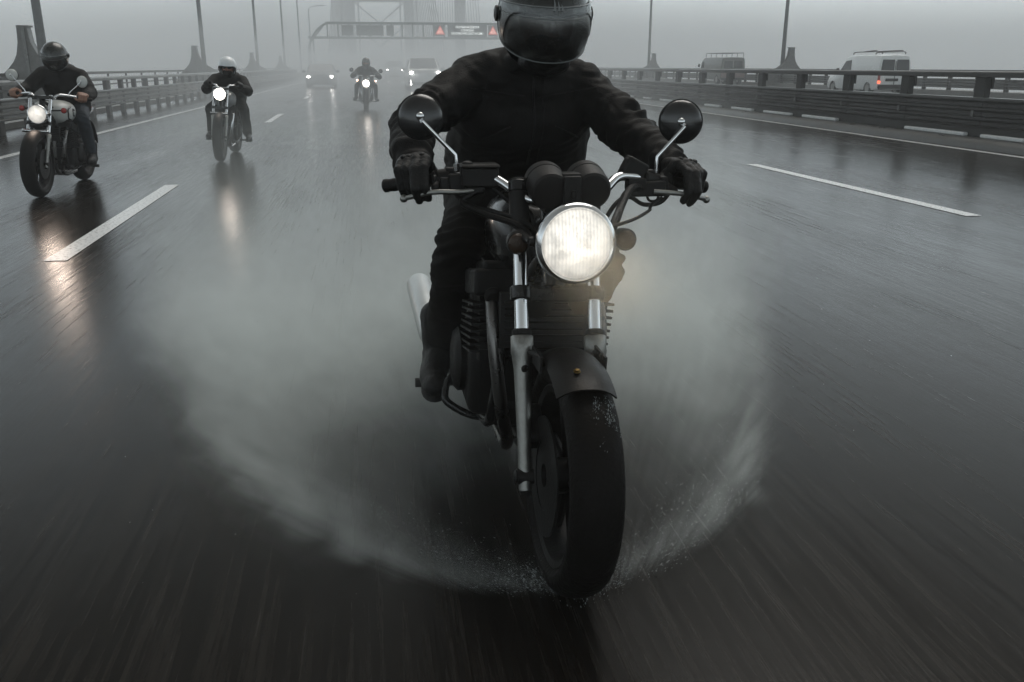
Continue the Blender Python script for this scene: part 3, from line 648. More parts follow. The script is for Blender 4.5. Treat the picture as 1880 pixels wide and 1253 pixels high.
# ================================================================== motorcycles
# bike frame: x to the viewer's right, y rearwards, z up; origin on the ground under the front axle; the bike faces -y
def make_bike(name, loc, rotz, label, group, st):
    g = lambda k, d=None: st.get(k, d)
    root = empty(name, loc, rotz, label, 'motorcycle', group)
    root.rotation_euler = (0, g('lean', 0.0), rotz)
    fine = g('fine', False); SEG = 56 if fine else 30
    # ---- wheels
    def wheel(nm, y, r, w, fork_w):
        rim = MB(); rr = r - w * .62
        rim.lathe([(-w * .36, rr + .012), (-w * .40, rr + .004), (-w * .36, rr - .012), (0, rr - .026), (w * .36, rr - .012), (w * .40, rr + .004), (w * .36, rr + .012), (0, rr - .004)], (0, y, r), (1, 0, 0), SEG, True)
        rim.lathe([(-.055, .022), (-.05, .045), (.05, .045), (.055, .022)], (0, y, r), (1, 0, 0), 24)
        if g('wire'):
            for i in range(36):
                a = 2 * math.pi * i / 36; s = .035 * (1 if i % 2 else -1)
                rim.tube([(s, y + .04 * math.cos(a), r + .04 * math.sin(a)), (s * .2, y + (rr - .015) * math.cos(a + .25 * (1 if i % 4 < 2 else -1)), r + (rr - .015) * math.sin(a + .25 * (1 if i % 4 < 2 else -1)))], .003, 5)
        else:
            for i in range(6):
                a = 2 * math.pi * i / 6
                for da in (-.12, .12):
                    rim.tube([(.0, y + .035 * math.cos(a), r + .035 * math.sin(a)), (0, y + (rr - .015) * math.cos(a + da), r + (rr - .015) * math.sin(a + da))], [.016, .011], 8)
        ro = rim.build(nm, 'dark_metal', root)
        ty = MB(); prof = []
        for i in range(13):
            a = math.pi * (i / 12) - math.pi / 2
            prof.append((w / 2 * math.sin(a) * 1.0, r - w * .42 + w * .42 * max(0, math.cos(a)) ** .8))
        prof = [(-w * .36, rr + .006), (-w * .46, rr + .02)] + prof[0:] + [(w * .46, rr + .02), (w * .36, rr + .006)]
        ty.lathe(prof, (0, y, r), (1, 0, 0), SEG + 20, True)
        ty.build('tyre', 'tyre', ro, sharp=60)
        for sx in ((-1, 1) if nm == 'front_wheel' else (-1,)):
            d = MB().lathe([(-.0025, .085), (-.0025, .148), (.0025, .148), (.0025, .085)], (sx * .066, y, r), (1, 0, 0), 40, True)
            d.lathe([(-.004, .03), (-.004, .09), (.004, .09), (.004, .03)], (sx * .062, y, r), (1, 0, 0), 24, True)
            d.build('brake_disc', 'dark_metal', ro)
        return ro
    RW = g('r', .33); AY = g('ay', 0.0)
    wheel('front_wheel', AY, RW, g('fw', .125), .1); wheel('rear_wheel', 1.46, RW - .01, g('rw', .15), .12)
    # ---- fork
    fx = g('fx', .094); ox = g('fork_x', -.012)
    fy = lambda z: (z - RW) * .43 + AY
    top = .985
    for sx in (-1, 1):
        x = ox + sx * fx
        P = lambda z, dy=0: (x, fy(z) + dy, z)
        d = (Vector(P(.9)) - Vector(P(.35))).normalized(); base = Vector(P(RW - .035)); L = (.615 - RW + .035) / d.z
        s = MB().lathe([(0, .010), (.004, .0165), (.06, .0175), (.09, .0165), (L - .11, .0215), (L - .085, .0225), (L - .05, .027), (L - .046, .0285), (L - .004, .0285), (L, .024)], base, d, 26)
        s.box((x - .0, fy(.575) + .035, .565), (.02, .055, .05)); s.box((x, fy(.47) + .03, .47), (.018, .04, .035))
        so = s.build('fork_leg', g('fork_mat', 'alloy'), root, sharp=50)
        cz = g('chrome_top', .985); t = MB().lathe([(0, .018), ((cz - .615) / d.z, .018)], Vector(P(.615)), d, 24); t.build('stanchion', g('stanchion_mat', 'chrome'), so)
        if cz < top:
            MB().lathe([(0, .020), (.004, .025), ((top - cz) / d.z - .004, .026), ((top - cz) / d.z, .02)], Vector(P(cz)) - d * .004, d, 22).build('fork_shroud', 'plastic', so)
        ds = MB().lathe([(-.001, .023), (.0, .0255), (.010, .0255), (.014, .021)], Vector(P(.615)) + d * .001, d, 24); ds.build('dust_seal', 'rubber', so)
        lg = MB().lathe([(-.022, .014), (-.02, .020), (.02, .020), (.022, .014)], (x, AY, RW), (1, 0, 0), 18); lg.box((x, AY - .004, RW - .028), (.022, .03, .03)); lg.build('axle_clamp', 'dark_metal', so)
        if fine:
            bl = MB().lathe([(0, .008), (.006, .010), (.010, .006)], Vector(P(.545)) + Vector((0, -.020, 0)), (0.25 * (1), -1, 0), 12); bl.build('bolt', 'dark_metal', so)
            ab = MB().lathe([(-.012, .008), (-.010, .016), (.0, .017), (.004, .012)], (x + sx * .024, AY, RW), (sx, 0, 0), 12); ab.build('axle_nut', 'dark_metal', so)
    cl = MB()
    for z, h in ((.712, .035), (.962, .03)):
        cl.box((ox, fy(z) + .02, z), (fx * 2 - .02, .075, h))
        for sx in (-1, 1): cl.lathe([(-h / 2, .028), (h / 2, .028)], (ox + sx * fx, fy(z), z), (0, .41, .91), 18)
    cl.lathe([(0, .03), (.26, .03)], (ox, fy(.712) + .045, .705), (0, .41, .91), 16)
    cl.build('fork_clamp', 'black_paint', root, bevel=.004)
    # calliper
    for sx in (-1, 1):
        c = MB(); c.box((ox + sx * .062, AY + .115, RW + .085), (.055, .06, .11), Matrix.Rotation(R_(-50), 3, 'X')); c.build('brake_calliper', 'dark_metal', root, bevel=.012)
    # ---- fender
    if g('fender', True):
        rings = []; ra = RW + .022; hw = .071
        a0, a1 = g('fender_arc', (R_(-33), R_(62)))
        for i in range(22):
            a = a0 + (a1 - a0) * i / 21; ring = []
            for s_, off in ((1, 0.0), (-1, -.004)):
                for q in range(9):
                    u_ = (q / 8 * 2 - 1) * s_; xx = hw * u_ * (1 if off == 0 else .97); dr = -.030 * abs(u_) ** 2.6 + off
                    rad = ra + dr; ring.append((xx + ox * .6, AY + rad * math.sin(a), RW + rad * math.cos(a)))
            rings.append(ring)
        fo = MB().loft(rings).build('front_fender', g('fender_mat', 'plastic'), root, sharp=50)
        for sx in (-1, 1):
            stay = MB()
            stay.tube([(ox * .6 + sx * .076, AY + .03, RW + .30), (ox + sx * .088, fy(.575) + .02, .575)], .007, 8)
            stay.box((ox * .6 + sx * .079, AY + .05, RW + .285), (.006, .10, .04))
            stay.build('fender_stay', 'dark_metal', fo)
        if fine:
            MB().lathe([(0, .008), (.003, .0095), (.005, .007), (.007, .007), (.0085, .004)], (-.030, AY + -(RW + .024) * math.sin(R_(18)), RW + (RW + .024) * math.cos(R_(18))), (0, -.31, .95), 6).build('bolt', 'brass', fo)
    else:
        b = MB(); b.box((ox, AY + .05, RW + RW * .96), (fx * 2 + .06, .035, .028), Matrix.Rotation(R_(20), 3, 'X')); b.build('fork_brace', 'chrome', root, bevel=.008)
    # ---- headlight
    hx, hy, hz_ = g('hl', (-.004, .115, .864)); hr = g('hl_r', .094); tilt = g('hl_tilt', R_(-4))
    ax = Vector((0, -math.cos(tilt), -math.sin(-tilt) * -1)).normalized()
    hb_ = MB().lathe([(-.155, .018), (-.145, .045), (-.11, .075), (-.06, hr - .006), (-.012, hr - .002), (-.008, hr - .010)], (hx, hy, hz_), ax, 40)
    ho = hb_.build('headlight', g('bucket_mat', 'black_paint'), root)
    rg = MB().lathe([(-.02, hr + .001), (-.006, hr + .003), (.004, hr + .001), (.010, hr - .004), (.012, hr - .008), (.008, hr - .0115), (.006, hr - .0135), (.004, hr - .0125), (-.01, hr - .010)], (hx, hy, hz_), ax, 64, True); rg.build('chrome_ring', 'chrome', ho)
    lr = hr - .0125
    ln = MB().lathe([(-.012, lr)] + [(.004 + .016 * math.cos(t * math.pi / 2), lr * math.sin(t * math.pi / 2) + .0001) for t in (1, .9, .8, .7, .6, .5, .4, .3, .2, .1, .02)], (hx, hy, hz_), ax, 48); ln.build('headlight_lens', g('lens', 'lens_main'), ho)
    for sx in (-1, 1):
        ears = MB()
        ears.tube([(ox + sx * fx, fy(hz_), hz_), (hx + sx * (hr + .004), hy + .05, hz_)], [.014, .010], 8)
        ears.lathe([(-.004, .013), (.006, .011)], (hx + sx * (hr + .004), hy + .05, hz_), (sx, 0, 0), 12)
        ears.build('headlight_bracket', 'dark_metal', root)
    # ---- turn signals
    if g('signals', True):
        for sx, xx in ((-1, -.122 + .0), (1, .150)):
            zz = .848; yy = .235; dx = sx * g('sig_out', 0)
            t = MB().tube([(ox + sx * fx, fy(.84), .84), (xx + dx - sx * .02, yy + .012, zz)], .008, 8)
            to = t.build('turn_signal', 'plastic', root)
            MB().lathe([(-.05, .012), (-.04, .024), (-.006, .0285), (0, .0275)], (xx + dx, yy - .01, zz), (0, -1, 0), 22).build('signal_shell', 'plastic', to)
            MB().lathe([(-.004, .026), (.004, .0255), (.010, .020), (.0125, .008)], (xx + dx, yy - .01, zz), (0, -1, 0), 22).build('signal_lens', g('sig_mat', 'amber_lens'), to)
    # ---- instruments
    if g('gauges', True):
        for i, xx in enumerate((-.032, .074)):
            axg = Vector((0, -.975, -.22)).normalized(); c = Vector((xx, .315, .972))
            cup = MB().lathe([(-.052, .046), (-.050, .0505), (-.040, .052), (-.022, .052), (-.0215, .0495), (-.019, .0495), (-.0185, .051), (.030, .050), (.040, .0475), (.045, .042), (.0475, .03), (.048, .004)], c, axg, 40); co = cup.build('gauge', 'gauge', root, sharp=25)
            MB().lathe([(0, .043), (.002, .043)], c - axg * .0545, -axg, 30).build('dial_glass', 'glass_dark', co)
        b = MB(); b.box((.021, .285, .965), (.045, .05, .075)); b.box((.021, .30, 1.002), (.05, .05, .012)); b.box((.022, .262, .958), (.014, .02, .022)); b.box((.02, .31, .925), (.13, .06, .03)); b.build('gauge_bracket', 'plastic', root, bevel=.004)
    # ---- handlebar
    hbp = g('bar') or [(-.43, .495, .960), (-.25, .435, .985), (-.185, .405, .992), (-.145, .385, .982), (-.085, .335, .942), (-.04, .325, .938), (.07, .325, .942), (.115, .335, .950), (.165, .375, .982), (.21, .400, .982), (.28, .425, .970), (.455, .490, .938)]
    hb2 = cr(hbp, 5)
    MB().tube(hb2, .0125, 14).build('handlebar', 'chrome', root)
    A, B = Vector(hbp[0]), Vector(hbp[-1]); A2, B2 = Vector(hbp[1]), Vector(hbp[-2])
    for e, i2 in ((A, A2), (B, B2)):
        d = (e - i2).normalized(); L = g('grip_len', .135)
        gp = MB().lathe([(-.004, .013), (0, .0175), (.010, .018), (.013, .0165)] + [(.02 + (L - .03) * k / 14, .0168 + .0008 * (k % 2)) for k in range(15)] + [(L - .004, .0185), (L, .024), (L + .006, .024)], e, -d, 22); gp.build('grip', 'rubber', root)
    if g('levers', True):
        for nm, pts in (('brake_lever', g('lev_a') or [(-.20, .385, .958), (-.245, .372, .956), (-.31, .372, .957), (-.36, .395, .945), (-.385, .415, .937)]), ('clutch_lever', g('lev_b') or [(.27, .378, .944), (.30, .372, .942), (.36, .382, .934), (.41, .402, .921), (.432, .415, .914)])):
            lv = MB().tube(cr(pts), .0065, 10, flat=.8); lv.ell(pts[-1], (.0105, .0105, .0105), 14, 8); lv.build(nm, 'alloy', root)
        c = MB(); c.box((-.192, .405, .990), (.095, .055, .050), Matrix.Rotation(R_(2), 3, 'Y')); c.box((-.192, .402, 1.018), (.10, .062, .010)); c.ell((-.222, .40, 1.024), (.014, .014, .007)); c.box((-.245, .415, .975), (.05, .04, .045)); c.box((-.205, .392, .958), (.05, .03, .018)); c.build('master_cylinder', 'plastic', root, bevel=.005)
        c = MB().lathe([(-.02, .016), (-.018, .0245), (.018, .0245), (.02, .016)], (-.275, .443, .983), (A - A2).normalized(), 20); c.box((-.272, .428, .968), (.04, .045, .04)); c.box((-.262, .44, 1.0), (.025, .03, .022)); c.build('switch_housing', 'plastic', root, bevel=.004)
        c = MB().lathe([(-.026, .015), (-.024, .0235), (.024, .0235), (.026, .015)], (.268, .418, .970), (B - B2).normalized(), 20); c.box((.256, .405, .950), (.10, .045, .040)); c.box((.225, .40, .962), (.05, .04, .035)); c.box((.305, .41, .965), (.02, .035, .03)); c.build('switch_housing', 'plastic', root, bevel=.005)
        c = MB(); c.box((.224, .42, .998), (.062, .045, .055), Matrix.Rotation(R_(28), 3, 'Y')); c.box((.200, .418, 1.012), (.012, .035, .040), Matrix.Rotation(R_(28), 3, 'Y')); c.box((.262, .42, .985), (.04, .03, .025)); c.build('clutch_perch', 'plastic', root, bevel=.006)
    # ---- mirrors
    for side, (pts, c, r_) in g('mirrors', {}).items():
        c = Vector(c); fwd = Vector((-.10 if side == 'a' else -.30, -1, .12 if side == 'a' else .05)).normalized()
        mo = MB().lathe([(-.013, r_ - .004), (-.010, r_), (-.002, r_), (.004, r_ - .005), (.011, r_ * .80), (.017, r_ * .55), (.0205, r_ * .28), (.0215, .002)], c, fwd, 44).build('mirror', g('mirror_mat', 'mirror_back'), root)
        MB().lathe([(0, r_ - .004), (.0015, r_ - .006)], c - fwd * .0135, -fwd, 40).build('mirror_glass', 'mirror_glass', mo)
        MB().lathe([(-.014, r_ + .0002), (-.011, r_ + .0022), (-.003, r_ + .0022), (-.001, r_ - .001)], c, fwd, 44, True).build('mirror_rim', 'dark_metal' if not g('mirror_rim') else g('mirror_rim'), mo)
        stk = MB().tube(cr(pts[:2], 2) + cr(pts[1:], 3)[1:], .0058, 10); stk.tube([pts[-1], c + fwd * .016], .0062, 8); stk.ell(c + fwd * .022, (.011, .011, .011), 14, 8)
        stk.lathe([(-.012, .0085), (.006, .0085)], pts[0], (0, 0, 1), 6); stk.build('mirror_stalk', 'chrome', mo)
    # ---- cables
    for pts, r_ in g('cables', []):
        MB().tube(cr(pts, 6), r_, 8).build('cable', 'rubber', root)
    # ---- tank, seat, tail, panels
    def sup(y, w, z0, z1, e=2.6, n=20, x0=0.0):
        ring = []
        for k in range(n):
            t = 2 * math.pi * k / n; c_, s_ = math.cos(t), math.sin(t)
            ring.append((x0 + w * math.copysign(abs(c_) ** (2 / e), c_), y, (z0 + z1) / 2 + (z1 - z0) / 2 * math.copysign(abs(s_) ** (2 / e), s_)))
        return ring
    tw = g('tank_w', .15)
    tk = MB().loft([sup(.40, tw * .35, .76, .82), sup(.415, tw * .62, .735, .865), sup(.46, tw * .86, .70, .905), sup(.56, tw, .685, .93), sup(.70, tw * .98, .69, .925), sup(.82, tw * .80, .71, .89), sup(.92, tw * .56, .73, .845), sup(.96, tw * .42, .74, .80)])
    to = tk.build('fuel_tank', g('tank_mat', 'black_paint'), root)
    MB().lathe([(0, .032), (.014, .032), (.018, .028), (.019, .01)], (0, .60, .928), (0, 0, 1), 24).build('filler_cap', 'chrome', to)
    MB().loft([sup(.93, .10, .73, .80), sup(.98, .13, .735, .815), sup(1.15, .145, .74, .81), sup(1.3, .14, .755, .835), sup(1.5, .12, .785, .865), sup(1.62, .09, .80, .855)]).build('seat', 'leather', root)
    MB().loft([sup(1.0, .10, .60, .735), sup(1.2, .125, .62, .745), sup(1.5, .11, .70, .79), sup(1.72, .06, .76, .82)]).build('side_panel', g('panel_mat', 'black_paint'), root)
    b = MB(); b.box((0, 1.745, .79), (.11, .05, .06)); b.build('tail_lamp', 'red_lens', root, bevel=.012)
    rings = []
    for i in range(12):
        a = R_(-25) + R_(105) * i / 11; ra = RW + .045
        rings.append([(q * .08, 1.46 + ra * math.sin(a) , RW + (ra - .015 * abs(q) ** 2) * math.cos(a)) for q in (-1, -.5, 0, .5, 1)] + [(q * .077, 1.46 + (ra - .005) * math.sin(a), RW + (ra - .005 - .015 * abs(q) ** 2) * math.cos(a)) for q in (1, .5, 0, -.5, -1)])
    MB().loft(rings).build('rear_fender', 'plastic', root)
    # ---- frame, engine, exhaust
    f = MB()
    for sx in (-1, 1):
        f.tube(cr([(0, .30, .87), (sx * .07, .40, .70), (sx * .12, .46, .42), (sx * .13, .56, .24), (sx * .13, .95, .25), (sx * .12, 1.02, .5), (sx * .11, 1.05, .70)]), .017, 10)
        f.tube(cr([(0, .31, .92), (sx * .06, .5, .83), (sx * .11, .95, .72), (sx * .12, 1.3, .74), (sx * .08, 1.7, .80)]), .015, 10)
        f.tube([(sx * .11, 1.0, .36), (sx * .12, 1.46, RW - .01)], [.026, .02], 10)
    f.build('frame', 'black_paint', root)
    for sx in (-1, 1):
        s = MB()
        p0, p1 = Vector((sx * .145, 1.40, .36)), Vector((sx * .13, 1.22, .70))
        s.tube([p0, p1], .013, 8)
        n_ = 120; s.tube([p0.lerp(p1, .12 + .7 * k / n_) + Vector((.026 * math.cos(k * 2 * math.pi * 8 / n_), .026 * math.sin(k * 2 * math.pi * 8 / n_), 0)) for k in range(n_)], .005, 6)
        s.build('shock_absorber', 'dark_metal', root)
    ew = g('eng_w', .215)
    e = MB(); e.box((0, .78, .36), (ew * 1.75, .42, .22)); e.box((0, .74, .26), (ew * 1.1, .36, .10)); e.box((0, .97, .42), (ew * 1.2, .16, .2))
    eo = e.build('engine', 'engine', root, bevel=.03, bseg=3)
    tl_ = Matrix.Rotation(R_(-12), 3, 'X')
    cyl = MB(); cyl.box((0, .61, .54), (ew * 1.6, .17, .22), tl_)
    for i in range(8): cyl.box((0, .617 - .005 * i, .455 + .021 * i), (ew * 1.88, .235, .007), tl_)
    cyl.build('cylinder_block', 'engine', eo)
    hd = MB(); hd.box((0, .575, .665), (ew * 1.85, .21, .075), tl_); hd.box((0, .57, .712), (ew * 1.6, .17, .03), tl_)
    for i in range(4): hd.lathe([(0, .026), (.02, .026), (.024, .015)], ((i - 1.5) * ew * .46, .47, .655), (0, -1, -.3), 12)
    hd.build('cylinder_head', 'engine', eo, bevel=.012)
    for sx in (-1, 1):
        c = MB().lathe([(0, .10), (.02, .10), (.032, .088), (.038, .06), (.040, .01)], (sx * ew * .86, .74, .38), (sx, 0, 0), 36); c.build('crank_cover', 'engine', eo)
        c = MB().lathe([(0, .055), (.02, .052), (.026, .04), (.027, .01)], (sx * ew * .84, .94, .38), (sx, 0, 0), 28); c.build('crank_cover', g('cover_mat', 'engine'), eo)
    oc = MB(); oc.box((ox, .40, .60), (.24, .035, .15), Matrix.Rotation(R_(-8), 3, 'X'))
    for i in range(7): oc.box((ox, .385 , .545 + .018 * i), (.22, .03, .005))
    oc.build('oil_cooler', 'dark_metal', root, bevel=.003)
    hn = MB().lathe([(0, .02), (.02, .045), (.03, .047), (.034, .03)], (.055, .30, .70), (.15, -1, -.1), 24); hn.lathe([(0, .02), (.02, .045), (.03, .047), (.034, .03)], (-.06, .315, .685), (-.15, -1, -.1), 24); hn.build('horn', 'plastic', root)
    for i in range(4):
        xx = (i - 1.5) * ew * .46
        hp = MB().tube(cr([(xx, .49, .648), (xx * 1.02, .43, .60), (xx * .98, .395, .50), (xx * .80, .40, .34), (xx * .58, .47, .22), (xx * .5, .60, .165), (xx * .5, .95, .165)]), .0185, 12); hp.build('exhaust_pipe', g('pipe_mat', 'chrome'), root)
    for sx in ((-1, 1) if g('twin_mufflers') else (-1,)):
        c1 = MB().tube(cr([(sx * .05, .92, .165), (sx * .12, 1.02, .18), (sx * .20, 1.08, .26), (sx * .235, 1.14, .318)]), .024, 12); c1.build('exhaust_pipe', g('pipe_mat', 'chrome'), root)
        d = Vector((sx * -.0, .98, .12)).normalized()
        mf = MB().lathe([(0, .026), (.03, .045), (.06, .052), (.54, .053), (.56, .050), (.565, .030), (.52, .028)], (sx * .238, 1.12, .325), Vector((sx * .03, .98, .115)), 30); mf.build('muffler', 'muffler', root)
    for sx in (-1, 1):
        p = MB().tube([(sx * .14, .93, .232), (sx * .30, .93, .232)], .012, 10); p.lathe([(-.05, .016), (.05, .016)], (sx * .27, .93, .232), (1, 0, 0), 12); p.build('footpeg', 'rubber', root)
    if g('guard', False):
        for sx in (-1, 1):
            gd = MB().tube(cr([(sx * .13, .80, .345), (sx * .196, .79, .325), (sx * .246, .755, .316), (sx * .262, .735, .285), (sx * .256, .715, .255), (sx * .19, .70, .215), (sx * .12, .70, .20)], 5), .0125, 10); gd.build('crash_bar', 'black_paint', root)
    if g('fix'):
        for o in children_of(root):
            if o.name.split('.')[0] in ('headlight', 'headlight_bracket', 'turn_signal', 'gauge', 'gauge_bracket', 'handlebar', 'grip', 'brake_lever', 'clutch_lever', 'master_cylinder', 'switch_housing', 'clutch_perch', 'mirror', 'cable', 'crash_bar'):
                o.matrix_local = g('fix') @ o.matrix_local
    return root
M['muffler'] = mat('brushed_muffler', (.55, .56, .56), .34, 1.0, noise_amt=.1, noise_scale=30)

MIR_MAIN = {'a': ([(-.247, .42, 1.016), (-.251, .42, 1.044), (-.332, .415, 1.128)], (-.334, .445, 1.138), .0565), 'b': ([(.287, .42, .990), (.289, .42, 1.030), (.360, .415, 1.108)], (.358, .445, 1.119), .0565)}
CAB_MAIN = [([(.30, .40, .925), (.27, .385, .912), (.258, .37, .902), (.245, .34, .900), (.18, .26, .893), (.10, .20, .885)], .0045),
            ([(.245, .40, .955), (.19, .365, .945), (.145, .28, .915), (.112, .22, .885), (.10, .20, .84)], .008),
            ([(.25, .40, .95), (.20, .355, .958), (.16, .30, .925), (.13, .25, .89), (.10, .25, .82)], .010),
            ([(.33, .41, .945), (.30, .405, .912), (.245, .385, .910), (.195, .36, .935), (.15, .33, .92), (.10, .3, .86)], .006),
            ([(.26, .41, .935), (.265, .40, .918), (.285, .40, .918), (.292, .40, .935)], .0035),
            ([(-.20, .385, .955), (-.24, .375, .930), (-.19, .34, .905), (-.10, .28, .875), (-.05, .26, .80)], .008),
            ([(-.26, .42, .96), (-.23, .39, .925), (-.15, .34, .905), (-.08, .29, .88), (-.05, .3, .80)], .006),
            ([(-.16, .39, .965), (-.12, .36, .93), (-.07, .33, .90), (-.06, .30, .80)], .006)]
YAW = R_(10)
O_MAIN = (0.1746, 1.9123, 0.0)
LEAN = R_(3.0); SHIFT = -.035
ax_ = Vector((math.cos(YAW), math.sin(YAW), 0))
O_BIKE = tuple(Vector(O_MAIN) + ax_ * SHIFT)
FIX = (Matrix.Translation((SHIFT, 0, 0)) @ Matrix.Rotation(LEAN, 4, 'Y')).inverted()
bike1 = make_bike('motorcycle', O_BIKE, YAW, 'large black motorcycle with a big lit round headlight, throwing up spray in front', 'motorcycles riding towards the camera',
    dict(fine=True, chrome_top=.85, lean=LEAN, fix=FIX, r=.295, ay=.07, fork_x=-.019, fender_arc=(R_(-28), R_(62)), mirrors=MIR_MAIN, cables=CAB_MAIN, guard=True, lens='lens_main', pipe_mat='dark_chrome'))

BAR2 = [(-.40, .525, .955), (-.25, .445, .98), (-.18, .40, .99), (-.13, .36, .99), (-.07, .325, .95), (0, .32, .94), (.07, .325, .95), (.13, .36, .99), (.18, .40, .99), (.25, .445, .98), (.40, .525, .955)]
MIR2 = {'a': ([(-.20, .42, .99), (-.21, .42, 1.02), (-.31, .42, 1.14)], (-.325, .44, 1.155), .06), 'b': ([(.21, .42, .99), (.22, .42, 1.02), (.325, .42, 1.12)], (.34, .44, 1.135), .06)}
YAW2 = -A9
bike2 = make_bike('motorcycle', road(9.54, -3.31), YAW2, 'black motorcycle with a white painted tank, leftmost of the four', 'motorcycles riding towards the camera',
    dict(lean=R_(4.2), fender=False, mirrors=MIR2, mirror_mat='white_panel_and_sheen', bar=BAR2, levers=False, lens='lens_side', fork_mat='alloy', fw=.14, sig_mat='red_lens', sig_out=.06, tank_mat='white_panel_and_sheen', tank_w=.19, pipe_mat='dark_chrome', gauges=False, cover_mat='chrome', hl=(-.0, .10, .805), hl_tilt=R_(-2), bucket_mat='chrome'))  # mirror backs painted white for the sky their pale chrome reflects
# dark swirl emblem on both tank sides
for sx in (-1, 1):
    e = MB()
    for k, (pts, rr) in enumerate((([(.0, .56, .875), (.0, .50, .845), (.0, .485, .80), (.0, .51, .755), (.0, .56, .735)], .009), ([(.0, .64, .83), (.0, .60, .845), (.0, .585, .81), (.0, .60, .78), (.0, .64, .775)], .007))):
        q = []
        for p in pts: q.append((sx * (.190 - .012 * abs(p[2] - .81) / .06 - (.015 if p[1] < .52 else 0)), p[1], p[2]))
        e.tube(cr(q, 4), rr, 6)
    e.build('tank_emblem', 'black_paint', [c for c in children_of(bike2) if c.name.startswith('fuel_tank')][0])

BAR3 = [(-.28, .52, .98), (-.16, .43, 1.01), (-.12, .39, 1.01), (-.09, .36, 1.01), (-.06, .335, .98), (0, .33, .97), (.06, .335, .98), (.09, .36, 1.01), (.12, .39, 1.01), (.16, .43, 1.01), (.28, .52, .98)]
bike3 = make_bike('motorcycle', road(12.84, -2.05), YAW2, 'slim dark motorcycle with a glaring headlight and grey tank, second from left', 'motorcycles riding towards the camera',
    dict(lean=R_(3.8), fender=False, mirrors={}, bar=BAR3, levers=False, lens='lens_bright', wire=True, signals=False, gauges=False, tank_mat='grey_paint', tank_w=.14, fw=.12, hl=(-.01, .14, .895), hl_r=.085, bucket_mat='black_paint', eng_w=.17, fx=.085))
MIR4 = {'a': ([(-.25, .43, 1.00), (-.27, .43, 1.06), (-.40, .42, 1.13)], (-.43, .44, 1.14), .06), 'b': ([(.25, .43, 1.00), (.27, .43, 1.06), (.40, .42, 1.13)], (.43, .44, 1.14), .06)}
bike4 = make_bike('motorcycle', road(27.51, -.06), YAW2, 'motorcycle half lost in mist with a headlight and two amber lamps lit', 'motorcycles riding towards the camera',
    dict(lean=R_(2.6), mirrors=MIR4, bar=BAR2, levers=False, lens='lens_bright', gauges=False, tank_mat='black_paint', sig_mat='bike_signal_on', sig_out=.14, hl=(0, .10, .765), hl_r=.11, fw=.15))
